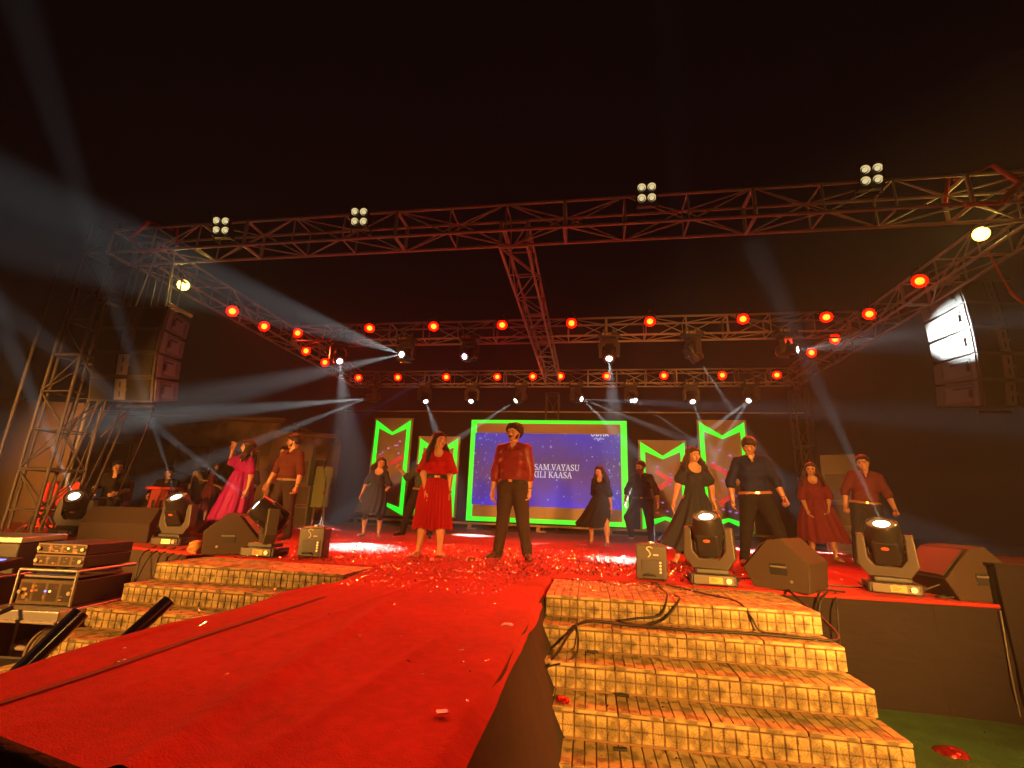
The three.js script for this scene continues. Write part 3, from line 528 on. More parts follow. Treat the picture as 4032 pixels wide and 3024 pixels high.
// ---------------------------------------------------------------- spark machines
M.sparkBody = mat(0.045, 0.04, 0.036, 0.45);
M.print = mat(0.5, 0.46, 0.4, 0.5);
const sCurve = tube([[0.035, 0.05, 0], [0.005, 0.062, 0], [-0.024, 0.045, 0], [0.0, 0.018, 0], [0.012, -0.012, 0], [-0.012, -0.04, 0]], 0.0055, 24, 5).scale(1, 1, 0.3);
function spark(label, pos, turn) {
  const t = thing('spark_machine', label, 'spark machine', pos, turn, 'black spark machines at the stairs heads');
  part('body', [rb(0.3, 0.32, 0.2, 0.012, 0, 0.175, 0), rb(0.24, 0.02, 0.14, 0.006, 0, 0.34, 0)], M.sparkBody, t);
  part('nozzle', lathe([[0.028, 0], [0.03, 0.02], [0.024, 0.022], [0.022, 0.005]], 16).translate(0, 0.345, 0), M.alu, t);
  const f = part('panel', rb(0.21, 0.16, 0.008, 0.003, 0.01, 0.12, 0.102), M.black, t);
  part('emblem', sCurve.clone().translate(-0.02, 0.26, 0.103), M.print, t); part('lettering', bx(0.05, 0.012, 0.002, 0.045, 0.245, 0.102), M.print, t);
  part('handle', tube([[-0.07, 0.05, 0.106], [-0.07, 0.06, 0.13], [0.03, 0.06, 0.13], [0.03, 0.05, 0.106]], 0.008, 16), M.black, f);
  for (const [x, y] of [[0.085, 0.175], [0.085, 0.145], [0.085, 0.115], [0.085, 0.085]]) part('knob', new THREE.CylinderGeometry(0.011, 0.011, 0.01, 10).rotateX(Math.PI / 2).translate(x, y, 0.109), M.alu, f);
  for (const x of [-0.12, 0.12]) for (const z of [-0.07, 0.07]) part('foot', new THREE.CylinderGeometry(0.015, 0.018, 0.02, 8).translate(x, 0.01, z), M.rubber, t);
  return t;
}
spark('small black spark machine at the head of the left stairs, left of the runway', [-3.22, S, -5.5], 0.12);
spark('small black spark machine at the head of the right stairs, beside the moving head', [0.62, S, -5.3], -0.1);

// ---------------------------------------------------------------- hanging speaker arrays
M.array = mat(0.1, 0.085, 0.075, 0.6);
M.stack = mat(0.17, 0.145, 0.085, 0.7);
M.hornPlate = mat(0.5, 0.42, 0.33, 0.5);
function lineArray(label, x, z, yTop, turn, n, ang0, step, cw, ch, back = 0.3) {
  const t = thing('speaker_array', label, 'speaker array', [x, yTop, z], turn, 'speaker arrays hung at the two roof corners');
  part('frame', [rod([-cw / 2, 0.12, -0.3], [-cw / 2, 0.12, 0.22], 0.03, 6), rod([cw / 2, 0.12, -0.3], [cw / 2, 0.12, 0.22], 0.03, 6), rod([-cw / 2, 0.12, -0.05], [cw / 2, 0.12, -0.05], 0.03, 6)], M.steel, t);
  for (const cx of [-0.3, 0.3]) part('chain', rod([cx, 0.12, -0.05], [cx * 0.6, S + 4.5 - yTop + 0.0, -0.05], 0.012, 5), M.steel, t);
  let y = 0.05, zz = 0, a = ang0;
  for (let i = 0; i < n; i++) {
    const c = part('cabinet', extrude([[-back, -ch * 0.38], [0.2, -ch / 2 + 0.004], [0.2, ch / 2 - 0.004], [-back, ch * 0.38]], cw, 0.008).translate(0, 0, -cw / 2).rotateY(-Math.PI / 2), M.array, t);
    y -= ch / 2 * Math.cos(a); zz -= ch / 2 * Math.sin(a) * 1; c.position.set(0, y, zz); c.rotation.x = a; y -= ch / 2 * Math.cos(a); zz -= ch / 2 * Math.sin(a); a += step;
    for (const s of [-1, 1]) {
      part('grille', rb(cw * 0.36, ch - 0.05, 0.02, 0.006, s * cw * 0.29, 0, 0.212), M.grille, c);
      part('rail', rb(0.02, ch - 0.03, 0.08, 0.004, s * (cw / 2 + 0.012), 0, 0.13), M.plate, c);
      part('side_plate', rb(0.012, ch * 0.62, back * 0.8, 0.004, s * (cw / 2 + 0.008), 0, -back * 0.3), M.plate, c);
      part('carry_handle', [rb(0.02, ch * 0.3, 0.05, 0.005, s * (cw / 2 + 0.02), 0.0, 0.02), rb(0.02, 0.03, back * 0.5, 0.005, s * (cw / 2 + 0.02), ch * 0.22, -back * 0.2)], M.black, c);
      part('vent', [0, 1, 2, 3, 4].map((k) => bx(0.014, 0.012, 0.05, s * (cw / 2 + 0.012), -0.06 + k * 0.03, -back * 0.72)), M.black, c);
    }
    const h = part('horn_plate', [rb(cw * 0.17, ch - 0.05, 0.02, 0.004, 0, 0, 0.214), bx(0.03, 0.04, 0.024, cw * 0.085, 0, 0.212)], i < 2 ? M.array : M.hornPlate, c);
    for (const s of [-1, 1]) part('slot', bx(0.014, ch * 0.22, 0.006, 0, s * ch * 0.2, 0.225), M.black, h.parent);
  }
  part('pull_bar', rod([-cw * 0.3, y - 0.05, zz - 0.1], [cw * 0.3, y - 0.05, zz - 0.1], 0.03, 6), M.plate, t);
  return t;
}
lineArray('tall curved speaker array hanging at the left of the stage, dim with pale slotted horns', -7.12, -6.2, S + 3.47, 0.1, 4, -0.06, 0.085, 1.02, 0.37);
lineArray('tall speaker array hanging at the right edge, its upper part lit white by a beam', 6.62, -8.7, S + 4.62, 0.16, 5, -0.1, 0.06, 0.9, 0.43, 0.62);

// loose strap and hook below the right roof corner
{ const t = thing('hoist_hook', 'hook on a strap hanging below the right roof corner, above the lit speaker array', 'hook', [5.75, S + 4.5, -7.2]); part('strap', rod([0, 0.05, 0], [0.08, -0.66, 0.1], 0.014, 6), M.redPaint, t); part('hook', tube([[0.08, -0.66, 0.1], [0.12, -0.76, 0.12], [0.2, -0.86, 0.14], [0.26, -0.84, 0.15], [0.24, -0.78, 0.14]], 0.022, 20), M.redPaint, t); }

// ---------------------------------------------------------------- ground stacked speakers at the sides
function stack(label, x, z, turn, tall) {
  const t = thing('speaker_stack', label, 'speaker stack', [x, S, z], turn, 'speaker stacks at the stage sides');
  part('subwoofer', rb(0.8, 0.5, 0.8, 0.02, 0, 0.26, 0), M.stack, t); part('subwoofer', rb(0.8, 0.5, 0.8, 0.02, 0, 0.77, 0), M.stack, t);
  part('grille', rb(0.72, 0.42, 0.02, 0.006, 0, 0.26, 0.405), M.stackGrille = M.stackGrille || mat(0.1, 0.09, 0.05, 0.8), t); part('grille', rb(0.72, 0.42, 0.02, 0.006, 0, 0.77, 0.405), M.stackGrille = M.stackGrille || mat(0.1, 0.09, 0.05, 0.8), t);
  part('top_cabinet', extrude([[-0.3, 0], [0.34, 0], [0.34, 0.62], [0.26, tall], [-0.3, tall - 0.1]], 0.62, 0.012).rotateY(-Math.PI / 2).translate(0.31, 1.04, 0), M.stack, t);
  part('top_grille', rb(0.54, 0.54, 0.02, 0.006, 0, 1.36, 0.36), M.stackGrille = M.stackGrille || mat(0.1, 0.09, 0.05, 0.8), t);
  return t;
}
stack('dark angled speaker stack behind the woman in maroon at the right', 5.5, -11.7, -0.5, 1.0);
stack('dark speaker stack at the left rear, behind the man in the brown shirt', -7.5, -11.6, 0.4, 1.0);

// black cloth covered box right of the stage front
{
  const t = thing('covered_box', 'large black cloth covered box right of the stage front corner', 'covered box', [3.48, 0, -5.0]);
  part('body', bx(4.4, S + 0.3, 1.5, 2.2, (S + 0.3) / 2, -0.8), M.drape, t);
  cloth('cover', 0, 0.0, 4.4, 0.0, 0.01, S + 0.335, M.drape, t, { seed: 41, amp: 0.06, freq: 2 });
  part('cover_top', bx(4.44, 0.02, 1.6, 2.2, S + 0.325, -0.78), M.drape, t);
}

// ---------------------------------------------------------------- equipment racks at the lower left
const rackFace = (s0, bright) => canvasTex(256, 64, (g, W, H) => {
  let s = s0; const r = () => { s = (s * 1664525 + 1013904223) >>> 0; return s / 4294967296; };
  g.fillStyle = bright; g.fillRect(0, 0, W, H); g.fillStyle = '#2a1c10';
  for (let i = 0; i < 4; i++) g.fillRect(10 + i * 62, 8, 50, 48);
  for (let i = 0; i < 16; i++) { g.fillStyle = ['#8a6a3a', '#40301c', '#b09050', '#54606a'][r() * 4 | 0]; g.fillRect(12 + r() * 230, 10 + r() * 40, 6 + r() * 14, 3 + r() * 8); }
});
const faces = [rackFace(3, '#6e5a38'), rackFace(8, '#54462e'), rackFace(15, '#5e4a30')].map((t) => new THREE.MeshStandardMaterial({ map: t, roughness: 0.4 }));
M.ledRed = glow(1, 0.05, 0.02, 3); M.ledAmber = glow(1, 0.5, 0.08, 3); M.ledBlue = glow(0.15, 0.2, 1, 3); M.ledWhite = glow(0.8, 0.95, 1, 3);
function unit(parent, w, h, d, y, z, face, leds = []) {
  const u = part('rack_unit', rb(w, h, d, 0.008, 0, y + h / 2, z), M.black, parent);
  part('face', new THREE.PlaneGeometry(w - 0.01, h - 0.01).translate(0, y + h / 2, z + d / 2 + 0.004), face, u);
  for (const [x, m] of leds) part('led_lamp', new THREE.CylinderGeometry(0.009, 0.009, 0.006, 8).rotateX(Math.PI / 2).translate(x, y + h * 0.55, z + d / 2 + 0.008), m, u);
  for (const x of [-w / 2 + 0.03, w / 2 - 0.03]) part('knob', new THREE.CylinderGeometry(0.016, 0.018, 0.02, 12).rotateX(Math.PI / 2).translate(x, y + h * 0.5, z + d / 2 + 0.012), M.alu, u);
  return u;
}
{
  const t = thing('equipment_rack', 'rack of amplifiers on a metal framed case, cable reel hung below, beside the left stairs', 'equipment rack', [-4.62, -0.15, -3.92], 0.12);
  const fr = (x0, y0, z0, x1, y1, z1, w = 0.014) => part('frame_bar', rod([x0, y0, z0], [x1, y1, z1], w, 4), M.alu, t);
  for (const x of [-0.27, 0.27]) for (const z of [0.3, -0.5]) fr(x, 0.15, z, x, 0.66, z);
  for (const y of [0.24]) { fr(-0.27, y, 0.3, 0.27, y, 0.3); fr(-0.27, y, -0.5, 0.27, y, -0.5); fr(-0.27, y, 0.3, -0.27, y, -0.5); fr(0.27, y, 0.3, 0.27, y, -0.5); }
  part('tray', rb(0.66, 0.09, 0.95, 0.012, 0, 0.7, -0.1), M.alu, t);
  part('tray_edge', [rod([-0.33, 0.66, 0.385], [0.33, 0.66, 0.385], 0.014, 6), rod([0.34, 0.66, 0.38], [0.34, 0.66, -0.58], 0.014, 6)], M.steel, t);
  unit(t, 0.5, 0.2, 0.6, 0.75, -0.1, faces[1], [[-0.12, M.ledRed], [0.0, M.ledBlue], [0.04, M.ledAmber]]);
  part('rack_frame', [rod([-0.26, 0.75, 0.22], [-0.26, 1.02, 0.22], 0.014, 4), rod([0.26, 0.75, 0.22], [0.26, 1.02, 0.22], 0.014, 4), rod([-0.26, 1.03, 0.22], [0.26, 1.03, 0.22], 0.014, 4), rod([0.26, 1.03, 0.22], [0.26, 1.03, -0.4], 0.014, 4)], M.alu, t);
  part('blank_unit', rb(0.46, 0.02, 0.5, 0.006, 0, 0.975, -0.05), M.plate, t);
  unit(t, 0.46, 0.1, 0.5, 1.05, -0.1, faces[2], []); unit(t, 0.46, 0.09, 0.5, 1.155, -0.1, faces[0], [[-0.1, M.ledRed], [0.06, M.ledAmber]]);
  const reel = part('cable_reel', [0, 1, 2, 3, 4, 5].map((k) => new THREE.TorusGeometry(0.17 - 0.004 * (k % 2), 0.014, 6, 28).rotateY(Math.PI / 2).translate(-0.02 + k * 0.034, 0.37, 0.05)), M.cable = mat(0.2, 0.15, 0.1, 0.6), t);
  part('spindle', rod([-0.27, 0.37, 0.05], [0.27, 0.37, 0.05], 0.02), M.steel, t);
}
{
  const t = thing('equipment_rack', 'tall flight case rack with a lit mixer on top at the left picture edge', 'equipment rack', [-5.42, 0, -3.62], 0.2);
  part('case', rb(0.62, 0.72, 0.7, 0.015, 0, 0.42, 0), M.black, t);
  for (const x of [-0.31, 0.31]) for (const z of [-0.35, 0.35]) part('corner_rail', rod([x, 0.06, z], [x, 0.8, z], 0.016, 4), M.alu, t);
  for (const y of [0.07, 0.79]) { part('edge_rail', rod([-0.31, y, 0.355], [0.31, y, 0.355], 0.014, 4), M.alu, t); part('edge_rail', rod([0.315, y, 0.35], [0.315, y, -0.35], 0.014, 4), M.alu, t); }
  for (let k = 0; k < 4; k++) unit(t, 0.54, 0.13, 0.5, 0.1 + k * 0.165, 0.12, faces[k % 3], k === 3 ? [[0.1, M.ledRed], [0.15, M.ledRed], [0.2, M.ledRed]] : [[0.22, M.ledAmber]]);
  part('mixer', rb(0.6, 0.08, 0.5, 0.01).rotateX(0.12).translate(0, 0.87, 0), M.black, t);
  part('mixer_lamp_strip', bx(0.5, 0.006, 0.06).rotateX(0.12).translate(0, 0.925, -0.1), M.ledBlue, t); part('mixer_lamp_strip', bx(0.2, 0.006, 0.05).rotateX(0.12).translate(0.1, 0.92, -0.02), M.ledWhite, t);
  for (let k = 0; k < 4; k++) { const w = part('caster', new THREE.CylinderGeometry(0.04, 0.04, 0.03, 14).rotateZ(Math.PI / 2), M.rubber, t); w.position.set(k & 1 ? 0.25 : -0.25, 0.035, k & 2 ? 0.28 : -0.28); }
}
{
  const t = thing('flight_case', 'low aluminium edged case in front of the cable reel rack', 'flight case', [-4.36, 0, -3.22], 0.12);
  part('case', rb(0.5, 0.26, 0.4, 0.01, 0, 0.16, 0), M.black, t);
  for (const y of [0.05, 0.28]) for (const [a, b] of [[[-0.25, 0.2], [0.25, 0.2]], [[0.25, 0.2], [0.25, -0.2]], [[-0.25, -0.2], [0.25, -0.2]], [[-0.25, 0.2], [-0.25, -0.2]]]) part('edge_rail', rod([a[0], y, a[1]], [b[0], y, b[1]], 0.022, 4), M.alu, t);
  for (const x of [-0.25, 0.25]) for (const z of [-0.2, 0.2]) part('corner_rail', rod([x, 0.05, z], [x, 0.28, z], 0.022, 4), M.alu, t);
  part('latch', rb(0.07, 0.05, 0.02, 0.004, 0, 0.24, 0.215), M.alu, t);
}
{
  const t = thing('road_case', 'pale topped road case at the left picture edge behind the mixer rack', 'road case', [-6.35, 0, -4.55], 0.3);
  part('body', rb(0.8, 1.0, 0.6, 0.02, 0, 0.5, 0), M.black, t); part('lid', rb(0.84, 0.06, 0.64, 0.01, 0, 1.03, 0), M.alu, t); part('panel', rb(0.5, 0.3, 0.02, 0.005, 0, 0.6, 0.305), M.plate, t);
}
{
  const t = thing('cloth_bundle', 'folded green and tan cloth thrown over the left stage front behind the racks', 'cloth', [-7.05, S, -5.72], 0.35);
  cloth('green_fold', -0.1, 0.12, 1.15, 0.12, -0.55, 0.02, mat(0.12, 0.17, 0.05, 0.9), t, { seed: 51, amp: 0.12, freq: 4 }); cloth('tan_fold', -0.6, 0.16, -0.1, 0.14, -0.6, 0.02, mat(0.4, 0.26, 0.12, 0.9), t, { seed: 55, amp: 0.1, freq: 4 });
}
// shiny confetti cannon tubes leaning against the runway
function cannon(label, a, b, r) {
  const t = thing('confetti_cannon', label, 'confetti cannon', a, 0, 'chrome confetti cannon tubes by the runway'), e = V(...b).sub(V(...a));
  const q = new THREE.Quaternion().setFromUnitVectors(UP, e.clone().normalize()), L = e.length();
  const g = lathe([[r * 0.85, L], [r, L], [r, 0.02], [r * 1.1, 0.02], [r * 1.1, 0], [0, 0]], 24); const m = part('tube', g, M.chrome, t); m.quaternion.copy(q);
  const c = part('mouth', lathe([[r * 0.85, L], [r * 0.84, L - 0.25], [0, L - 0.25]], 24), M.rubber, t); c.quaternion.copy(q);
}
cannon('chrome cannon tube leaning at the foot of the left stairs, lower of the pair', [-3.02, 0.3, -2.12], [-2.84, 0.885, -2.52], 0.045);
cannon('chrome cannon tube leaning on the left stairs close to the runway', [-2.82, 0.42, -2.45], [-2.64, 0.895, -2.9], 0.04);

// microphone stand, green board and small table at the left rear
{
  const t = thing('microphone_stand', 'thin microphone stand standing by the left rear speaker stack', 'microphone stand', [-6.3, S, -10.9]);
  part('pole', rod([0, 0.02, 0], [0, 1.25, 0], 0.012), M.plate, t); part('boom', rod([0.05, 0.85, 0.05], [-0.12, 1.42, -0.05], 0.009), M.plate, t);
  for (let k = 0; k < 3; k++) part('leg', rod([0, 0.14, 0], [0.26 * Math.cos(k * 2.09), 0.01, 0.26 * Math.sin(k * 2.09)], 0.009), M.plate, t);
  part('clamp', rb(0.05, 0.07, 0.05, 0.01, 0, 0.84, 0), M.redPaint, t); part('microphone', lathe([[0, 0], [0.012, 0], [0.014, 0.1], [0.024, 0.12], [0.024, 0.15], [0, 0.17]], 12).translate(-0.13, 1.42, -0.05), M.black, t);
}
{ const t = thing('standing_board', 'green board leaning behind the microphone stand', 'board', [-6.55, S, -11.15], 0.3); part('board', rb(0.4, 1.0, 0.03, 0.008, 0, 1.0, 0).rotateX(-0.08), mat(0.16, 0.2, 0.06, 0.7), t); part('support', rod([0.1, 0, -0.25], [0.1, 1.1, -0.05], 0.015), M.wood, t); part('support', rod([-0.1, 0, 0.02], [-0.1, 0.55, 0.0], 0.015), M.wood, t); }
function crate(label, x, z) {
  const t = thing('wooden_pedestal', label, 'pedestal', [x, S, z], 0.2), m = mat(0.35, 0.03, 0.03, 0.6);
  part('base', rb(0.5, 0.12, 0.4, 0.01, 0, 0.06, 0), m, t); part('column', extrude([[-0.18, 0], [0.18, 0], [0.14, 0.62], [-0.14, 0.62]], 0.26, 0.008).translate(0, 0.12, -0.13), m, t); part('top', rb(0.46, 0.05, 0.38, 0.01, 0, 0.77, 0), M.redPaint, t);
  for (const s of [-1, 1]) part('cutout', bx(0.05, 0.14, 0.006, s * 0.07, 0.48, 0.14), M.handleCup, t);
}
crate('red painted pedestal stand behind the left moving heads', -8.05, -8.2);
// red letter stand and chair near the seated man
{
  const t = thing('letter_stand', 'big red letter M standing at the left behind the first moving head', 'letter sign', [-9.75, S, -7.75], 0.35);
  part('letter', extrude([[-0.24, 0], [-0.1, 0], [-0.1, 0.55], [0.0, 0.38], [0.1, 0.55], [0.1, 0], [0.24, 0], [0.3, 0.82], [0.16, 0.82], [0.0, 0.66], [-0.14, 0.82], [-0.28, 0.76]], 0.1, 0.01), M.redPaint, t);
  part('plinth', rb(0.7, 0.12, 0.4, 0.01, 0, -0.06, 0.05), M.redPaint, t).position.y = 0.05;
}
// far building, side fence cloth
{
  const wallM = mat(0.42, 0.26, 0.16, 0.95, 0, { map: stain }), t = thing('house', 'dim brown house with dark windows far behind the left of the stage', 'house', [-20.5, 0, -23], 0.22);
  part('wall', uvBox(bx(9.5, 5.3, 5, 0, 2.65, 0), 0.2), wallM, t); part('roof_slab', bx(10, 0.22, 5.5, 0, 5.4, 0), wallM, t); part('wall', uvBox(bx(4.5, 4.6, 5, 6.8, 2.3, 0.3), 0.2), wallM, t); part('roof_slab', bx(4.8, 0.2, 5.4, 6.9, 4.7, 0.3), wallM, t);
  for (const [x, y, w, h, z] of [[-2.8, 3.3, 1.2, 1.2, 2.5], [0.8, 3.3, 1.5, 1.3, 2.5], [3.4, 3.2, 1.0, 1.2, 2.5], [6.6, 2.9, 1.3, 1.2, 2.8]]) { const f = part('window', [bx(w + 0.16, 0.1, 0.12, x, y - h / 2 - 0.05, z + 0.03), bx(w + 0.16, 0.08, 0.12, x, y + h / 2 + 0.04, z + 0.03), bx(0.08, h, 0.12, x - w / 2 - 0.04, y, z + 0.03), bx(0.08, h, 0.12, x + w / 2 + 0.04, y, z + 0.03)], wallM, t); part('pane', bx(w, h, 0.03, x, y, z + 0.01), M.handleCup, f); }
}
{
  const t = thing('screen_fence', 'tall brown cloth screen hung on poles at the far left', 'cloth screen', [0, 0, 0]);
  cloth('cloth', -15.5, -8.0, -11.3, -8.9, 0, 3.5, mat(0.2, 0.12, 0.07, 0.95), t, { seed: 61, amp: 0.16, freq: 3, step: 0.07 });
  for (const k of [0, 0.33, 0.66, 1]) part('pole', rod([-15.5 + 4.2 * k, 0, -8.08 - 0.9 * k], [-15.5 + 4.2 * k, 3.6, -8.08 - 0.9 * k], 0.03), M.steel, t);
}
{ // ropes and poles at the left tower
  const t = thing('rigging_ropes', 'ropes and chains hanging down beside the left tower truss', 'ropes');
  for (let k = 0; k < 9; k++) { const x = -8.15 + 0.13 * k, z = -6.4 - 0.12 * (k % 3); part('rope', tube([[x, TH + 0.3 - 0.05 * k, z], [x - 0.1 + 0.03 * k, 3.2, z + 0.05], [x - 0.25 - 0.06 * (k % 4), k % 3 === 1 ? 2.4 : S + 0.05, z + 0.1]], 0.012 + 0.006 * (k % 2), 16, 5), M.rope = M.rope || mat(0.09, 0.066, 0.05, 0.9), t); }
  for (const [x, z] of [[-9.2, -6.2], [-9.6, -6.9]]) part('pole', rod([x, S, z], [x + 0.02, TH - 0.2, z], 0.025), M.darkSteel, t);
}

// ---------------------------------------------------------------- cables
const cableM = mat(0.018, 0.016, 0.015, 0.55);
function cable(name, label, pts, r = 0.009) { const o = new THREE.Mesh(tube(pts, r, pts.length * 14, 6), cableM); o.name = numbered(name); o.userData = { label, category: 'cable' }; scene.add(o); return o; }
const sy = (k) => S - RISE * k + 0.012;
cable('cable', 'thick black cable lying along the second step of the right stairs', [[-0.33, 0.5, -3.3], [-0.22, 0.62, -3.5], [-0.05, sy(1) + 0.005, -3.78], [0.3, sy(1), -3.84], [0.7, sy(1), -3.82], [1.1, sy(1), -3.86], [1.5, sy(1), -3.84], [1.66, sy(1), -3.86], [1.78, S + 0.02, -4.98]], 0.01);
cable('cable', 'black cable looping from the stage edge down over the first step', [[0.62, S + 0.02, -5.0], [0.6, S + 0.03, -4.5], [0.58, S + 0.025, -4.06], [0.52, 0.82, -3.98], [0.36, 0.79, -3.96], [0.22, sy(1), -3.95], [0.34, sy(1), -3.84], [0.55, 0.8, -3.97], [0.66, S + 0.02, -4.02], [0.68, S + 0.015, -4.3]], 0.008);
cable('cable', 'thin cable running down the right part of the first step', [[0.7, S + 0.015, -4.9], [0.95, S + 0.012, -4.5], [1.12, S + 0.012, -4.08], [1.16, 0.84, -4.005], [1.2, sy(1), -3.97], [1.35, sy(1), -3.9]], 0.007);
cable('cable', 'black cable hanging in a loop over the dark skirt right of the stairs', [[2.3, S + 0.02, -5.1], [2.05, S + 0.02, -4.99], [1.98, S - 0.18, -4.93], [2.02, S - 0.05, -4.93], [2.12, S + 0.02, -5.02]], 0.008);
cable('cable', 'cable hanging down the skirt between the stairs and the stage corner', [[2.2, S + 0.02, -5.05], [2.14, S - 0.1, -4.92], [2.12, 0.4, -4.9], [2.18, 0.03, -4.86]], 0.007);
cable('cable', 'thin cable hanging down the small end of the second step at the runway', [[-0.15, 0.72, -3.72], [-0.1, 0.76, -3.72], [-0.08, 0.64, -3.66], [-0.12, 0.6, -3.5], [-0.28, 0.58, -3.35]], 0.006);
cable('cable', 'cable lying on the red carpet behind the right wedge', [[1.3, S + 0.02, -5.6], [1.9, S + 0.02, -5.75], [2.3, S + 0.02, -5.55], [2.65, S + 0.02, -5.5]], 0.009);
cable('cable', 'cable on the red carpet between the large moving head and the end wedge', [[2.95, S + 0.02, -5.3], [3.05, S + 0.06, -5.25], [3.18, S + 0.12, -5.2], [3.22, S + 0.03, -5.15], [3.1, S + 0.015, -5.2], [3.3, S + 0.02, -5.3]], 0.009);
for (let k = 0; k < 7; k++) cable('cable', ['cable', 'cable', 'cable', 'cable', 'cable', 'cable', 'cable'][k] + ' hanging down the brown skirt behind the racks, ' + ord[k] + ' of the bunch from the left', [[-5.35 + 0.14 * k, S + 0.02, -5.5], [-5.3 + 0.14 * k, S - 0.06, -5.28 + 0.02 * k], [-5.2 + 0.1 * k - 0.1 * (k % 2), 0.55, -5.16], [-5.0 - 0.08 * (k % 3), 0.3, -4.9]], 0.009);
cable('cable', 'thick cable arching out of the racks at the lower left edge', [[-4.6, 0.62, -3.5], [-4.62, 0.5, -3.2], [-4.62, 0.3, -3.0], [-4.6, 0.03, -2.95]], 0.018);

// ---------------------------------------------------------------- confetti
{
  const foil = new THREE.MeshStandardMaterial({ color: lin(1, 1, 1), roughness: 0.14, metalness: 1 });
  const bit = (() => { const g = new THREE.PlaneGeometry(0.019, 0.009, 2, 1), p = g.attributes.position; for (let i = 0; i < p.count; i++) p.setZ(i, 0.004 * Math.cos(p.getX(i) * 70)); g.computeVertexNormals(); return g.rotateX(-Math.PI / 2); })();
  const tones = [[0.95, 0.85, 0.6], [0.95, 0.93, 0.9], [0.9, 0.9, 0.95], [0.95, 0.75, 0.4], [0.25, 0.6, 0.3], [0.95, 0.6, 0.2], [0.3, 0.35, 0.8], [0.9, 0.12, 0.1]];
  const gauss = () => rnd() + rnd() + rnd() - 1.5, spots = [];
  const add = (x, y, z, flat) => spots.push([x, y, z, flat]);
  for (let k = 0; k < 17000; k++) { const x = -1.4 + gauss() * 2.9, z = -6.3 + gauss() * 1.9; if (z < -4.98 && z > -9 && x < 2.4 && fbm(x * 1.3 + 30, z * 1.8 + 30, 91, 500, 3) > 0.3 + 0.3 * rnd()) add(x, S + 0.012 + 0.02 * rnd(), z, 0.6); }
  for (let k = 0; k < 3500; k++) { const x = 0.7 + gauss() * 1.3, z = -6.3 + gauss() * 1.1; if (z < -5.1) add(x, S + 0.012 + 0.015 * rnd(), z, 0.6); }
  for (let k = 0; k < 1700; k++) { const x = rr(-7, 4.6), z = rr(-12.5, -5.2); add(x, S + 0.014 + 0.02 * rnd(), z, 0.3); }
  for (let k = 0; k < 1300; k++) { const u = rnd(), z = -4.95 + u * u * 1.3, x = rr(-2.1, -0.4 - 0.3 * u); add(x, S + 0.016 + 0.012 * rnd(), z, 0.3); }
  for (let k = 0; k < 45; k++) add(rr(-2.0, -0.4), S + 0.016, rr(-3.9, -1.6), 0.15);
  for (let k = 0; k < 130; k++) add(rr(1.8, 5.5), -2, rr(-4.8, -1), 0.3);
  for (let k = 0; k < 620; k++) add(rr(-4.15, -2.2), 0, 0, 1);
  for (let k = 0; k < 260; k++) add(rr(-0.3, 1.6), -1, 0, 1);
  for (let k = 0; k < 700; k++) add(rr(-0.3, 1.3) * (0.4 + 0.6 * rnd()), S + 0.008, -4.95 + 0.85 * rnd() * rnd(), 0.3);
  const im = new THREE.InstancedMesh(bit, foil, spots.length), m4 = new THREE.Matrix4(), q = new THREE.Quaternion(), e = new THREE.Euler();
  spots.forEach(([x, y, z, f], i) => {
    let yy = y, zz = z, ff = f;
    if (y === 0) { const k = Math.floor(rnd() * 5); yy = S - RISE * k + 0.012; zz = -4.37 + RUN * k - rr(0.02, 0.29); ff = 0.25; }
    if (y === -2) { yy = 0.05; ff = 0.3; }
    if (y === -1) { const k = Math.floor(rnd() * 6); yy = S - RISE * k + 0.01; zz = -4.03 + RUN * k - 0.29 * Math.sqrt(rnd()) ; ff = 0.12; }
    e.set((rnd() - 0.5) * 3 * ff, rnd() * 6.28, (rnd() - 0.5) * 3 * ff); const s = rr(0.6, 1.25); m4.compose(V(x, yy, zz), q.setFromEuler(e), V(s, 1, s)); im.setMatrixAt(i, m4);
    const c = tones[Math.floor(rnd() * rnd() * 8)]; im.setColorAt(i, lin(c[0], c[1], c[2]));
  });
  im.name = 'confetti'; im.userData = { kind: 'stuff', label: 'glittering foil confetti strewn over the red stage and stairs', category: 'confetti' }; scene.add(im);
}
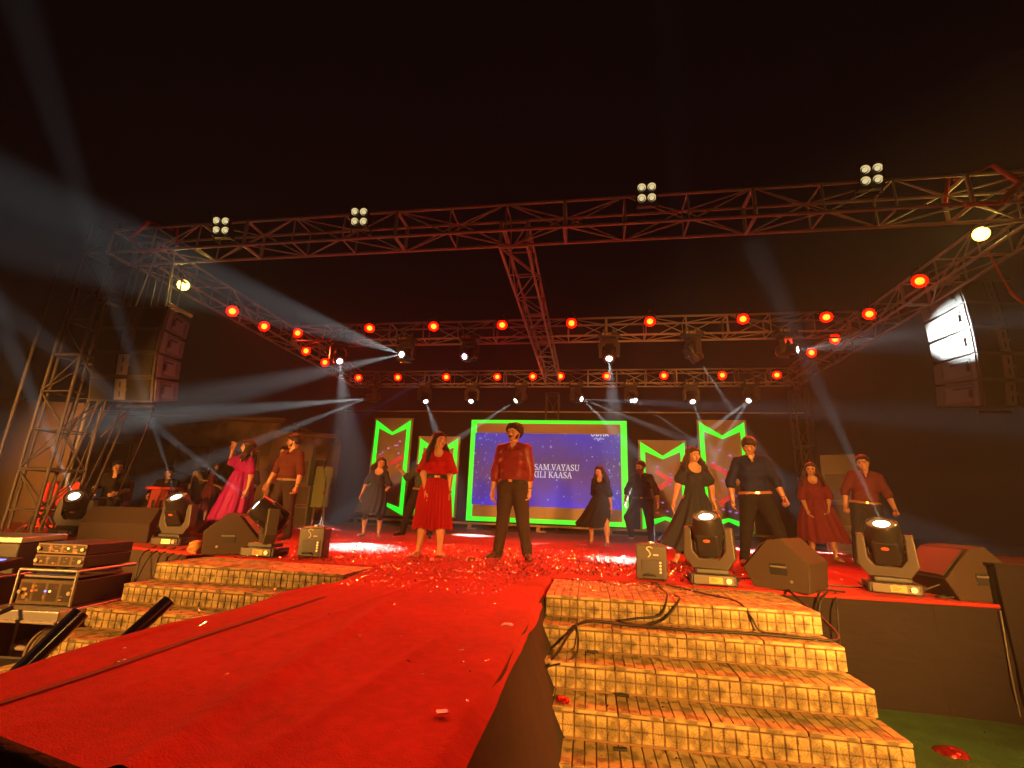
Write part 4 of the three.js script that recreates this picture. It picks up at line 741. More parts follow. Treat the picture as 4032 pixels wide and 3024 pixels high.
// ---------------------------------------------------------------- small litter
{
  const crumple = (r, sd, flat) => { const g = new THREE.IcosahedronGeometry(r, 3), p = g.attributes.position; for (let i = 0; i < p.count; i++) { const x = p.getX(i), y = p.getY(i), z = p.getZ(i), k = 0.62 + 0.8 * fbm(x / r * 1.6 + 9, y / r * 1.6 + z / r * 0.9 + 9, sd, 99, 2); p.setXYZ(i, x * k, y * k * flat, z * k); } g.computeVertexNormals(); return g; };
  const redFoil = mat(0.75, 0.03, 0.03, 0.25, 0.8), scrap = (name, label, cat, g, m, pos, rot = 0) => { const o = new THREE.Mesh(g, m); o.name = numbered(name); o.position.set(...pos); o.rotation.y = rot; o.userData = { label, category: cat }; scene.add(o); };
  scrap('foil_scrap', 'crumpled red foil on the green matting right of the stairs', 'foil scrap', crumple(0.09, 3, 0.35), redFoil, [2.45, 0.03, -4.24]);
  scrap('foil_scrap', 'small red foil scrap caught on the runway skirt beside the stairs', 'foil scrap', crumple(0.035, 5, 0.5), redFoil, [-0.16, 0.46, -3.2]);
  scrap('foil_scrap', 'shiny pale foil strip on the right edge of the runway carpet', 'foil scrap', crumple(0.03, 8, 0.3), M.alu, [-0.46, S + 0.008, -2.89], 0.4);
  scrap('foil_scrap', 'iridescent foil square on the near runway carpet', 'foil scrap', bx(0.035, 0.004, 0.03), mat(0.6, 0.75, 0.6, 0.2, 0.9), [-0.46, S + 0.012, -1.66], 0.5);
  const tp = rb(0.075, 0.014, 0.028, 0.005, 0, 0.007, 0);
  scrap('tape_scrap', 'black tape scrap on the fourth step of the right stairs', 'tape scrap', tp, M.rubber, [0.16, S - 0.6 + 0.002, -3.04], 0.1);
  scrap('tape_scrap', 'black tape scrap on the third step of the right stairs', 'tape scrap', tp, M.rubber, [0.2, S - 0.45 + 0.002, -3.38], -0.1);
  scrap('tape_scrap', 'black tape scrap on the second step of the right stairs near the runway', 'tape scrap', tp, M.rubber, [0.02, S - 0.3 + 0.002, -3.68], 0.2);
  scrap('crumpled_bag', 'crumpled orange bag on the stage edge left of the stairs head', 'bag', crumple(0.085, 12, 0.9), mat(0.5, 0.2, 0.06, 0.6), [-4.55, S + 0.06, -5.22]);
}
// ---------------------------------------------------------------- people: capsule fields meshed with surface nets
function mesher(bones, cell, k, clip) {                                    // bones: [A, ra, B, rb]
  let lo = [1e9, 1e9, 1e9], hi = [-1e9, -1e9, -1e9];
  for (const [A, ra, B, rb2] of bones) for (const [P, r] of [[A, ra], [B, rb2]]) ['x', 'y', 'z'].forEach((c, i) => { lo[i] = Math.min(lo[i], P[c] - r); hi[i] = Math.max(hi[i], P[c] + r); });
  const pad = 3 * cell + 0.01, n = [0, 1, 2].map((i) => Math.ceil((hi[i] - lo[i] + 2 * pad) / cell) + 1); lo = lo.map((v) => v - pad);
  const [nx, ny, nz] = n, D = new Float32Array(nx * ny * nz).fill(9), at = (x, y, z) => (z * ny + y) * nx + x;
  for (const [A, ra, B, rb2] of bones) {
    const R = Math.max(ra, rb2) + 3 * k + 2 * cell, bx0 = Math.min(A.x, B.x) - R, bx1 = Math.max(A.x, B.x) + R, by0 = Math.min(A.y, B.y) - R, by1 = Math.max(A.y, B.y) + R, bz0 = Math.min(A.z, B.z) - R, bz1 = Math.max(A.z, B.z) + R;
    const vx = B.x - A.x, vy = B.y - A.y, vz = B.z - A.z, vv = vx * vx + vy * vy + vz * vz || 1e-9, c = (v, l, m) => Math.max(0, Math.min(m - 1, Math.round((v - l) / cell)));
    for (let z = c(bz0, lo[2], nz); z <= c(bz1, lo[2], nz); z++) for (let y = c(by0, lo[1], ny); y <= c(by1, lo[1], ny); y++) for (let x = c(bx0, lo[0], nx); x <= c(bx1, lo[0], nx); x++) {
      const px = lo[0] + x * cell - A.x, py = lo[1] + y * cell - A.y, pz = lo[2] + z * cell - A.z, t = Math.max(0, Math.min(1, (px * vx + py * vy + pz * vz) / vv));
      const d = Math.hypot(px - t * vx, py - t * vy, pz - t * vz) - (ra + (rb2 - ra) * t), i = at(x, y, z), e = D[i], h = Math.max(k - Math.abs(d - e), 0) / k;
      D[i] = Math.min(d, e) - h * h * k * 0.25;
    }
  }
  if (clip) for (let z = 0; z < nz; z++) for (let y = 0; y < ny; y++) for (let x = 0; x < nx; x++) { const i = at(x, y, z); if (D[i] < 0.12) D[i] = clip(D[i], lo[0] + x * cell, lo[1] + y * cell, lo[2] + z * cell); }
  const id = new Int32Array(nx * ny * nz).fill(-1), P = [], I = [];
  for (let z = 0; z < nz - 1; z++) for (let y = 0; y < ny - 1; y++) for (let x = 0; x < nx - 1; x++) {
    let m = 0; for (let q = 0; q < 8; q++) if (D[at(x + (q & 1), y + (q >> 1 & 1), z + (q >> 2))] < 0) m |= 1 << q;
    if (m === 0 || m === 255) continue;
    let sx = 0, sy2 = 0, sz = 0, cnt = 0;
    for (let a = 0; a < 8; a++) for (let ax = 1; ax < 8; ax <<= 1) { const b = a | ax; if (a & ax) continue; if ((m >> a & 1) === (m >> b & 1)) continue; const da = D[at(x + (a & 1), y + (a >> 1 & 1), z + (a >> 2))], db = D[at(x + (b & 1), y + (b >> 1 & 1), z + (b >> 2))], t = da / (da - db); sx += (a & 1) + (ax === 1 ? t : 0); sy2 += (a >> 1 & 1) + (ax === 2 ? t : 0); sz += (a >> 2) + (ax === 4 ? t : 0); cnt++; }
    id[at(x, y, z)] = P.length / 3; P.push(lo[0] + (x + sx / cnt) * cell, lo[1] + (y + sy2 / cnt) * cell, lo[2] + (z + sz / cnt) * cell);
  }
  const quad = (a, b, c, d, f) => { if (a < 0 || b < 0 || c < 0 || d < 0) return; if (f) I.push(a, b, c, a, c, d); else I.push(a, c, b, a, d, c); };
  for (let z = 1; z < nz - 1; z++) for (let y = 1; y < ny - 1; y++) for (let x = 1; x < nx - 1; x++) {
    const s = D[at(x, y, z)] < 0;
    if (s !== D[at(x + 1, y, z)] < 0) quad(id[at(x, y - 1, z - 1)], id[at(x, y, z - 1)], id[at(x, y, z)], id[at(x, y - 1, z)], s);
    if (s !== D[at(x, y + 1, z)] < 0) quad(id[at(x - 1, y, z - 1)], id[at(x - 1, y, z)], id[at(x, y, z)], id[at(x, y, z - 1)], s);
    if (s !== D[at(x, y, z + 1)] < 0) quad(id[at(x - 1, y - 1, z)], id[at(x, y - 1, z)], id[at(x, y, z)], id[at(x - 1, y, z)], s);
  }
  const g = new THREE.BufferGeometry(); g.setAttribute('position', new THREE.Float32BufferAttribute(P, 3)); g.setIndex(I); g.computeVertexNormals(); return g;
}
function ruffle(g, amp, f, sd, stretch = [1, 1, 1]) {                      // cloth folds or strands, along the normals
  const p = g.attributes.position, n = g.attributes.normal;
  for (let i = 0; i < p.count; i++) { const x = p.getX(i) * f * stretch[0] + 50, y = p.getY(i) * f * stretch[1] + 50, z = p.getZ(i) * f * stretch[2] + 50, a = amp * (fbm(x + 0.7 * z, y + 0.4 * z, sd, 900, 3) - 0.5) * 2; p.setXYZ(i, p.getX(i) + n.getX(i) * a, p.getY(i) + n.getY(i) * a, p.getZ(i) + n.getZ(i) * a); }
  g.computeVertexNormals(); return g;
}
const N = (a) => V(...a).normalize();
const fabric = (r, g, b, rough = 0.85, extra = {}) => new THREE.MeshPhysicalMaterial({ color: lin(r, g, b), roughness: rough, specularIntensity: 0.35, ...extra });
const HAIR = mat(0.008, 0.006, 0.006, 0.62), BROWNHAIR = mat(0.026, 0.013, 0.009, 0.6), SHOE = mat(0.07, 0.035, 0.02, 0.45), BLACKSHOE = mat(0.02, 0.018, 0.018, 0.3), GOLD = mat(0.9, 0.6, 0.25, 0.3, 1), BELT = mat(0.02, 0.018, 0.018, 0.35), LIP = mat(0.28, 0.08, 0.06, 0.5), DARK = mat(0.012, 0.01, 0.01, 0.35);
const skinOf = (k) => mat(0.5 * k, 0.27 * k, 0.16 * k, 0.5);

function person(label, o) {
  const H = o.H, F = o.sex === 'f', t = thing('person', label, 'person', [o.at[0], S + (o.lift || 0), o.at[1]], o.turn || 0, o.group);
  const X = V(1, 0, 0), up = N([o.lean?.[0] || 0, 1, o.lean?.[1] || 0]), tw = o.twist || 0;
  let rt = X.clone().addScaledVector(up, -X.dot(up)).normalize(), fw = rt.clone().cross(up);
  const rtS = rt.clone().multiplyScalar(Math.cos(tw)).addScaledVector(fw, -Math.sin(tw)), fwS = rtS.clone().cross(up);
  const pel = V(0, 0, 0), T = (x, y, z, sh = 0) => pel.clone().addScaledVector(up, (y - 0.53) * H).addScaledVector(sh ? rtS : rt, x * H).addScaledVector(sh ? fwS : fw, z * H);
  const side = [-1, 1], legs = [], arms = [];
  side.forEach((s, i) => {
    const L = o.legs[i], hip = V(s * 0.05 * H, -0.012 * H, 0), knee = hip.clone().addScaledVector(N(L[0]), 0.245 * H), ank = knee.clone().addScaledVector(N(L[1]), 0.235 * H), ft = N(L[2] || [s * 0.3, -0.05, 1]);
    legs.push({ hip, knee, ank, ft, toe: ank.clone().addScaledVector(ft, 0.1 * H).add(V(0, -0.02 * H, 0)) });
  });
  const ground = o.seat ? -0 : Math.min(...legs.map((l) => l.ank.y)) - 0.04 * H, base = o.seat ? o.seat : -ground;
  pel.y = base; for (const l of legs) for (const k of ['hip', 'knee', 'ank', 'toe']) l[k].y += base;
  const shW = F ? 0.084 : 0.1;
  side.forEach((s, i) => {
    const A = o.arms[i], sh = T(s * shW, 0.805, -0.005, 1), el = sh.clone().addScaledVector(N(A[0]), 0.168 * H), wr = el.clone().addScaledVector(N(A[1]), 0.145 * H); arms.push({ sh, el, wr, d: N(A[2] || A[1]), s });
  });
  // head frame
  const hp = T(0, 0.86, 0.0, 1), [hy, hx, hz] = o.head || [0, 0, 0], hq = new THREE.Quaternion().setFromEuler(new THREE.Euler(hx, hy, hz, 'YXZ')), Hd = (x, y, z) => V(x * H, (y - 0.86) * H, z * H).applyQuaternion(hq).add(hp);
  const W = F ? [0.06, 0.05, 0.054, 0.045] : [0.068, 0.064, 0.066, 0.056], b = [], add = (A, ra, B, rb2) => b.push([A, ra * H, B, rb2 * H]);
  const torso = (g, list) => { const a2 = (A, ra, B, rb2) => list.push([A, (ra + g) * H, B, (rb2 + g) * H]); const hw = F ? 0.052 : 0.045;
    a2(T(-hw, 0.53, -0.004), W[0], T(hw, 0.53, -0.004), W[0]); a2(T(-0.032, 0.61, 0), W[1], T(0.032, 0.61, 0), W[1]); a2(T(-0.042, 0.70, 0.002, 1), W[2], T(0.042, 0.70, 0.002, 1), W[2]); a2(T(-0.046, 0.765, 0, 1), W[3], T(0.046, 0.765, 0, 1), W[3]); a2(T(0, 0.53, 0), 0.06, T(0, 0.75, 0, 1), 0.058);
    for (const s of side) a2(T(0.02 * s, 0.825, -0.01, 1), 0.03, arms[s < 0 ? 0 : 1].sh, 0.029); if (F) for (const s of side) a2(T(s * 0.04, 0.725, 0.045, 1), 0.036, T(s * 0.036, 0.735, 0.02, 1), 0.04); };
  torso(0, b);
  for (const a of arms) { add(a.sh, F ? 0.027 : 0.031, a.el, F ? 0.022 : 0.026); add(a.el, F ? 0.025 : 0.029, a.wr, F ? 0.015 : 0.018); }
  for (const l of legs) { add(l.hip, 0.062, l.knee, 0.036); add(l.knee, 0.036, l.knee.clone().lerp(l.ank, 0.3).add(V(0, 0, -0.008 * H)), 0.035); add(l.knee.clone().lerp(l.ank, 0.3).add(V(0, 0, -0.008 * H)), 0.034, l.ank, 0.019); if (o.bare) { add(l.ank.clone().add(V(0, -0.018 * H, 0)).addScaledVector(l.ft, -0.02 * H), 0.02, l.ank.clone().addScaledVector(l.ft, 0.07 * H).add(V(0, -0.022 * H, 0)), 0.018); add(l.ank.clone().addScaledVector(l.ft, 0.07 * H).add(V(0, -0.022 * H, 0)), 0.02, l.ank.clone().addScaledVector(l.ft, 0.1 * H).add(V(0, -0.026 * H, 0)), 0.013); } }
  add(T(0, 0.8, -0.008, 1), 0.036, Hd(0, 0.885, -0.008), 0.031);
  const cell = o.far ? 0.022 : 0.014, bodyG = [mesher(b, cell, 0.035, null)];
  // head
  const hb = [], ah = (p, ra, q2, rb2) => hb.push([Hd(...p), ra * H, Hd(...q2), rb2 * H]);
  ah([0, 0.945, 0.012], 0.044, [0, 0.948, -0.02], 0.05); ah([0, 0.915, 0.016], 0.04, [0, 0.893, 0.026], 0.027); ah([0, 0.893, 0.026], 0.026, [0, 0.881, 0.034], F ? 0.013 : 0.016); ah([-0.024, 0.9, -0.002], 0.02, [-0.008, 0.884, 0.028], 0.016); ah([0.024, 0.9, -0.002], 0.02, [0.008, 0.884, 0.028], 0.016);
  ah([0, 0.93, 0.052], 0.0065, [0, 0.913, 0.064], 0.0085); ah([-0.007, 0.911, 0.056], 0.0065, [0.007, 0.911, 0.056], 0.0065); ah([-0.02, 0.938, 0.046], 0.0085, [0.02, 0.938, 0.046], 0.0085); for (const s of side) { ah([s * 0.047, 0.932, -0.006], 0.007, [s * 0.044, 0.91, -0.001], 0.006); ah([s * 0.026, 0.915, 0.04], 0.013, [s * 0.022, 0.905, 0.038], 0.012); }
  ah([0, 0.89, -0.01], 0.031, [0, 0.862, -0.012], 0.031);
  bodyG.push(mesher(hb, o.far ? 0.011 : 0.0065, 0.012, null));
  // hands
  for (const a of arms) {
    const fist = a.s < 0 ? o.fist?.[0] : o.fist?.[1], d = a.d, inw = rt.clone().multiplyScalar(-a.s).addScaledVector(fw, 0.35); inw.addScaledVector(d, -inw.dot(d)).normalize(); const ac = d.clone().cross(inw).normalize(), q = [], P = (l, c, n) => a.wr.clone().addScaledVector(d, l * H).addScaledVector(ac, c * H).addScaledVector(inw, n * H), ad = (p, ra, p2, r2) => q.push([p, ra * H, p2, r2 * H]);
    for (const c of [-0.014, 0, 0.014]) ad(P(0, c * 0.5, 0), 0.011, P(0.05, c * 1.15, 0), 0.0105);
    const curl = fist ? 2.1 : (a.s < 0 ? o.curl?.[0] : o.curl?.[1]) ?? 0.55;
    for (let f = 0; f < 4; f++) { const c = (f - 1.5) * 0.0118, L = [0.043, 0.048, 0.045, 0.036][f]; let l = 0.052, n = 0, ang = 0.1; let p = P(l, c, n); for (let j = 0; j < 3; j++) { ang += curl * [0.5, 0.6, 0.4][j]; l += L * 0.4 * Math.cos(ang); n += L * 0.4 * Math.sin(ang); const p2 = P(l, c * (1 + 0.1 * j), n); ad(p, 0.0058 - 0.0004 * j, p2, 0.0054 - 0.0005 * j); p = p2; } }
    const fwd = ac.dot(fw) > 0 ? 1 : -1; ad(P(0.012, fwd * 0.014, 0.002), 0.009, P(0.034, fwd * 0.027, 0.012), 0.0068); ad(P(0.034, fwd * 0.027, 0.012), 0.0066, P(0.055, fwd * 0.027, 0.018), 0.0055);
    bodyG.push(mesher(q, o.far ? 0.011 : 0.0055, 0.006, null));
  }
  part('body', merge(bodyG), skinOf(o.skin || 0.8), t);
  for (const s of side) { const e = part('eye', new THREE.SphereGeometry(0.0058 * H, 10, 8).scale(1.25, 0.75, 0.6), DARK, t); e.position.copy(Hd(s * 0.018, 0.924, 0.0485)); e.quaternion.copy(hq); const br = part('brow', new THREE.CapsuleGeometry(0.0028 * H, 0.015 * H, 3, 6).rotateZ(Math.PI / 2 + s * 0.15), HAIR, t); br.position.copy(Hd(s * 0.019, 0.939, 0.054)); br.quaternion.copy(hq); }
  { const m = part('mouth', new THREE.SphereGeometry(0.01 * H, 12, 8).scale(1.15, o.open ? 0.7 : 0.4, 0.5), o.open ? mat(0.2, 0.05, 0.04, 0.4) : LIP, t); m.position.copy(Hd(0, 0.894, 0.05)); m.quaternion.copy(hq); }
  // hair
  const inv = hq.clone().invert(), local = V(0, 0, 0), hair = [], ar = (p, ra, q2, rb2) => hair.push([Hd(...p), ra * H, Hd(...q2), rb2 * H]), hm = o.hairMat || HAIR;
  const big = o.hair === 'curly' ? 0.016 : 0.008;
  ar([0, 0.95, 0.01], 0.045 + big, [0, 0.952, -0.022], 0.049 + big); ar([0, 0.93, -0.03], 0.036 + big, [0, 0.905, -0.034], 0.026 + big * 0.6); if (o.hair === 'curly' || o.hair === 'fringe') ar([-0.02, 0.985, 0.03], 0.02, [0.02, 0.985, 0.03], 0.02); if (o.hair === 'fringe') ar([-0.022, 0.965, 0.05], 0.014, [0.022, 0.962, 0.052], 0.014);
  const cap = mesher(hair, o.far ? 0.012 : 0.008, 0.012, (D, x, y, z) => { local.set(x, y, z).sub(hp).applyQuaternion(inv).multiplyScalar(1 / H); const yy = local.y + 0.86, line = (o.hair === 'fringe' ? 0.945 : 0.962) + (local.z - 0.05) * (Math.abs(local.x) > 0.03 ? 0.75 : 0.5); return Math.max(D, (line - yy) * H); });
  part('hair', ruffle(cap, o.hair === 'curly' ? 0.014 : 0.0065, o.hair === 'curly' ? 55 : 50, 3), hm, t);
  if (o.long) { // long hair: locks that fall from the crown past the shoulders
    const lk = [], n = 15, len = o.long, drift = o.drift || [0, 0];
    for (let i = 0; i < n; i++) { const a = Math.PI * (1.12 * (i / (n - 1)) - 0.06), cx = Math.cos(a), cz = -Math.sin(a); const p0 = Hd(cx * 0.04, 0.97, -0.012 + cz * 0.04 + 0.012), p1 = Hd(cx * 0.056, 0.91, -0.01 + cz * 0.05), e = (i % 3) * 0.012; const front = i < 3 || i > n - 4;
      const p2 = p1.clone().add(V(cx * 0.03 * H + drift[0] * 0.4, -(len * 0.45) * H, 0)).addScaledVector(fwS, (front ? 0.025 : -0.02) * H), p3 = p2.clone().add(V(cx * 0.015 * H + drift[0] * 0.6, -(len * 0.55 + e - 0.02) * H, 0)).addScaledVector(fwS, (front ? 0.045 : -0.0) * H + drift[1]);
      lk.push([p0, 0.016 * H, p1, 0.019 * H], [p1, 0.019 * H, p2, 0.021 * H], [p2, 0.02 * H, p3, 0.008 * H]); }
    part('long_hair', ruffle(mesher(lk, o.far ? 0.014 : 0.009, 0.012, null), o.wavy ? 0.015 : 0.009, o.wavy ? 24 : 34, 7, o.wavy ? [1.4, 0.8, 1.4] : [2.5, 0.22, 2.5]), hm, t);
  }
  if (o.beard) { const bd = [], ab = (p, ra, q2, rb2) => bd.push([Hd(...p), ra * H, Hd(...q2), rb2 * H]); for (const s of side) { ab([s * 0.036, 0.915, 0.004], 0.0105, [s * 0.027, 0.895, 0.016], 0.0125); ab([s * 0.027, 0.895, 0.016], 0.0125, [0, 0.88, 0.034], 0.0145); ab([s * 0.016, 0.9, 0.048], 0.004, [0, 0.9035, 0.054], 0.0045); } part('beard', ruffle(mesher(bd, 0.006, 0.008, null), 0.002, 80, 5), hm, t); }
  // clothes
  const fold = o.fold ?? 0.008;
  const topBones = (g, y0, sleeve, wide) => { const q = []; torso(g, q); for (const a of arms) { const r = F ? 0.027 : 0.032, s2 = Math.min(1, sleeve), el = a.sh.clone().lerp(a.el, s2); q.push([a.sh, (r + g) * H, el, (r - 0.006 + g + wide) * H]); if (sleeve > 1) { const f = a.el.clone().lerp(a.wr, sleeve - 1); q.push([a.el, (0.027 + g) * H, f, (0.022 + g) * H]); q.push([a.el.clone().lerp(a.wr, Math.max(0, sleeve - 1.07)), (0.024 + g) * H, f, (0.025 + g) * H]); } } return q; };
  const hgt = (x, y, z) => (x - pel.x) * up.x + (y - pel.y) * up.y + (z - pel.z) * up.z;
  const neckAt = T(0, o.shirt ? 0.835 : 0.845, 0.055, 1), neckR = (o.neck || (o.shirt ? 0.036 : 0.05)) * H;
  const topClip = (yb) => (D, x, y, z) => Math.max(D, (yb - 0.53) * H - hgt(x, y, z), neckR - Math.hypot(x - neckAt.x, (y - neckAt.y) * 0.9, z - neckAt.z));
  if (o.shirt) {
    part('shirt', ruffle(mesher(topBones(0.0085, 0, o.sleeve ?? 1.3, 0.004), o.far ? 0.02 : 0.012, 0.024, topClip(o.hemY || 0.555)), fold, 11, o.at[0] * 10 | 0, [0.8, 1.6, 0.8]), o.shirt, t);
    if (o.collar !== 0) { const pts = []; for (let q = -6; q <= 6; q++) { const an = q / 6 * 2.55, th = Math.PI + an; pts.push(T(Math.sin(th) * 0.037, 0.838 - 0.016 * (Math.abs(q) / 6) ** 2, 0.004 + Math.cos(th) * 0.036 , 1)); } pts.unshift(T(pts[0].x < pts[12].x ? -0.016 : 0.016, 0.803, 0.056, 1)); pts.push(T(pts[0].x < pts[12].x ? 0.016 : -0.016, 0.803, 0.056, 1)); const q2 = []; for (let q = 0; q < pts.length - 1; q++) q2.push([pts[q], 0.0085 * H, pts[q + 1], 0.0085 * H]); part('collar', mesher(q2, 0.008, 0.01, null), o.collarMat || o.shirt, t); }
    const row = part('button_row', [0, 1, 2, 3, 4].map((i) => { const p = T(0, 0.59 + i * 0.04, 0.075 + 0.004 * i, 1); return new THREE.SphereGeometry(0.004, 6, 5).translate(p.x, p.y, p.z); }), DARK, t); row.userData.kind = 'stuff';
  }
  if (o.trousers) {
    const q = [], g = 0.011; torso(g * 0.9, q); q.splice(1, q.length - 1);
    for (const l of legs) { const e = l.knee.clone().lerp(l.ank, o.trouserEnd ?? 0.97); q.push([l.hip, (0.062 + g) * H, l.knee, (0.038 + g * 0.8) * H], [l.knee, (0.038 + g * 0.8) * H, e, (0.026 + g * 0.8 + (o.flare || 0)) * H]); }
    part('trousers', ruffle(mesher(q, o.far ? 0.02 : 0.013, 0.03, (D, x, y, z) => Math.max(D, hgt(x, y, z) - 0.03 * H)), 0.006, 12, 31, [1, 1.4, 1]), o.trousers, t);
    if (o.belt) { const bb = []; torso(0.0145, bb); part('belt', mesher(bb.slice(0, 3), 0.01, 0.03, (D, x, y, z) => Math.max(D, Math.abs(hgt(x, y, z) - 0.028 * H) - 0.0115 * H)), o.belt, t); const bu = part('buckle', rb(0.045, 0.034, 0.012, 0.004), GOLD, t); bu.position.copy(T(0, 0.558, 0.086)); }
  }
  if (!o.bare && !o.far) legs.forEach((l) => { const sh = o.shoe || SHOE, q = [[l.ank.clone().add(V(0, -0.012 * H, 0)).addScaledVector(l.ft, -0.016 * H), 0.027 * H, l.ank.clone().addScaledVector(l.ft, 0.06 * H).add(V(0, -0.018 * H, 0)), 0.025 * H], [l.ank.clone().addScaledVector(l.ft, 0.06 * H).add(V(0, -0.018 * H, 0)), 0.025 * H, l.ank.clone().addScaledVector(l.ft, 0.115 * H).add(V(0, -0.022 * H, 0)), 0.018 * H], [l.ank.clone().add(V(0, 0.01 * H, 0)), 0.026 * H, l.ank, 0.028 * H]]; const fl = l.ank.y - 0.04 * H; part('shoe', mesher(q, 0.009, 0.02, (D, x, y) => Math.max(D, fl + 0.002 - y)), sh, t); });
  if (o.dress) {
    const D0 = o.dress, wy = D0.waist ?? 0.63;
    part('bodice', ruffle(mesher(topBones(0.0085, 0, D0.sleeve ?? 0.9, D0.wide ?? 0.012), o.far ? 0.02 : 0.012, 0.026, topClip(wy - 0.02)), fold, 12, 7, [1, 1.5, 1]), D0.top || D0.m, t);
    const c0 = T(0, wy, 0), nA = D0.sharp ? 272 : 140, nT = 26, v = [], ix = [], hem = V(...(D0.hem || [0, 0, 0])).multiplyScalar(H), yh = pel.y - 0.53 * H + (D0.y ?? 0.2) * H + 0, rx = D0.rx ?? 0.17, rz = D0.rz ?? 0.14;
    for (let j = 0; j <= nT; j++) for (let i = 0; i <= nA; i++) {
      const s = j / nT, a = i / nA * Math.PI * 2, c = Math.cos(a), sn = Math.sin(a), hipB = 0.03 * Math.sin(Math.min(1, s * 2.2) * Math.PI / 2), e = s ** (D0.curve ?? 0.8);
      const pl = D0.pleat * H * (0.25 + s) * (D0.sharp ? Math.abs(((a * D0.n / Math.PI / 2) % 1) * 2 - 1) - 0.5 : 0.5 * Math.sin(a * D0.n + 3 * vnoise(c * 2 + 5, sn * 2 + 5, 3, 99)) + 0.8 * (fbm(c * 3 + 9 + s * 0.5, sn * 3 + 9, D0.n, 99, 3) - 0.5) * 2);
      const X0 = (0.086 + hipB + (rx - 0.086 - hipB) * e) * H + pl, Z0 = (0.07 + hipB + (rz - 0.07 - hipB) * e) * H + pl, lift = (D0.swing || 0) * H * s * s * Math.max(0, -c) ;
      v.push(c0.x + hem.x * s * s + c * X0, c0.y + (yh - c0.y) * s + lift + 0.012 * H * s * Math.sin(a * 5 + D0.n) , c0.z + hem.z * s * s + sn * Z0);
    }
    for (let j = 0; j < nT; j++) for (let i = 0; i < nA; i++) { const a = j * (nA + 1) + i; ix.push(a, a + 1, a + nA + 1, a + 1, a + nA + 2, a + nA + 1); }
    const g = new THREE.BufferGeometry(); g.setAttribute('position', new THREE.Float32BufferAttribute(v, 3)); g.setIndex(ix); g.computeVertexNormals(); part('skirt', g, D0.m, t);
    if (D0.flutter) for (const a of arms) { const fv = [], fi = [], dn = a.el.clone().sub(a.sh).normalize(), u = fw.clone().addScaledVector(dn, -fw.dot(dn)).normalize(), w2 = dn.clone().cross(u); for (let j = 0; j <= 8; j++) for (let i = 0; i <= 40; i++) { const s = j / 8, an = i / 40 * 6.2832, r = (0.043 + 0.03 * s + 0.007 * s * Math.sin(an * 7)) * H, p = a.sh.clone().add(V(0, 0.005, 0)).addScaledVector(dn, (0.0 + 0.155 * s) * H).addScaledVector(u, Math.cos(an) * r).addScaledVector(w2, Math.sin(an) * r * 0.9); fv.push(p.x, p.y, p.z); } for (let j = 0; j < 8; j++) for (let i = 0; i < 40; i++) { const k = j * 41 + i; fi.push(k, k + 1, k + 41, k + 1, k + 42, k + 41); } const fg = new THREE.BufferGeometry(); fg.setAttribute('position', new THREE.Float32BufferAttribute(fv, 3)); fg.setIndex(fi); fg.computeVertexNormals(); part('sleeve', fg, D0.m, t); }
    if (D0.belt) { const bb = []; torso(0.0165, bb); part('belt', mesher(bb.slice(0, 6), 0.01, 0.03, (D, x, y, z) => Math.max(D, Math.abs(hgt(x, y, z) - (wy - 0.53) * H) - 0.02 * H)), BELT, t); if (D0.belt > 1) for (const s of side) { const bo = part('bow_buckle', new THREE.SphereGeometry(0.022, 10, 8).scale(1, 0.8, 0.4), GOLD, t); bo.position.copy(T(s * 0.012, wy, 0.09)); } }
  }
  if (o.watch) { const a = arms[o.watch > 0 ? 1 : 0], w = part('watch', new THREE.TorusGeometry(0.021 * H, 0.006, 6, 20), o.watch2 || DARK, t); w.position.copy(a.wr.clone().lerp(a.el, 0.08)); w.quaternion.setFromUnitVectors(V(0, 0, 1), a.d); }
  return { t, arms, Hd, hq };
}
const straight = (s, w = 0.06) => [[s * w, -1, 0.04], [s * w * 0.6, -1, -0.05], [s * 0.3, -0.02, 1]];
const satin = fabric(0.16, 0.02, 0.026, 0.38, { sheen: 0.5, sheenRoughness: 0.4, sheenColor: lin(0.7, 0.2, 0.2) });
const darkT = fabric(0.04, 0.026, 0.022), blackT = fabric(0.011, 0.01, 0.011), redDress = fabric(0.33, 0.006, 0.012, 0.75);
const dance = 'dancers spread over the red stage';

person('woman in bright red pleated dress with black belt and long black hair', { sex: 'f', H: 1.63, at: [-2.06, -6.34], turn: 0.42, head: [0.5, -0.02, 0], lean: [0.02, 0], bare: true, long: 0.17, skin: 0.95, open: true, legs: [[[-0.09, -1, 0.06], [-0.1, -1, -0.06], [-0.5, -0.05, 1]], straight(1, 0.07)], arms: [[[-0.17, -1, 0.16], [0.2, -1, 0.3], [0.1, -1, 0.15]], [[0.17, -1, 0.08], [-0.02, -1, 0.22], [-0.15, -1, 0.1]]], dress: { m: redDress, waist: 0.625, sleeve: 0.5, wide: 0.02, flutter: 1, y: 0.215, rx: 0.155, rz: 0.135, n: 34, pleat: 0.018, sharp: 1, belt: 2 }, neck: 0.055, curl: [0.3, 0.35], watch: 1 });
person('bearded man in maroon satin shirt standing before the left half of the screen', { sex: 'm', H: 1.79, at: [-1.02, -6.5], turn: -0.08, head: [-0.3, 0.02, 0], hair: 'curly', beard: 1, open: true, lean: [-0.02, -0.02], skin: 0.85, legs: [[[-0.06, -1, 0.04], [-0.14, -1, -0.03], [-0.5, -0.02, 1]], [[0.15, -1, 0.04], [0.17, -1, -0.06], [0.35, -0.02, 1]]], arms: [[[-0.24, -1, -0.06], [-0.06, -1, 0.14]], [[0.17, -1, -0.05], [0.05, -1, 0.14]]], shirt: satin, sleeve: 1.42, fold: 0.009, trousers: darkT, belt: BELT, flare: 0.004, watch: 1, curl: [0.5, 0.9] });
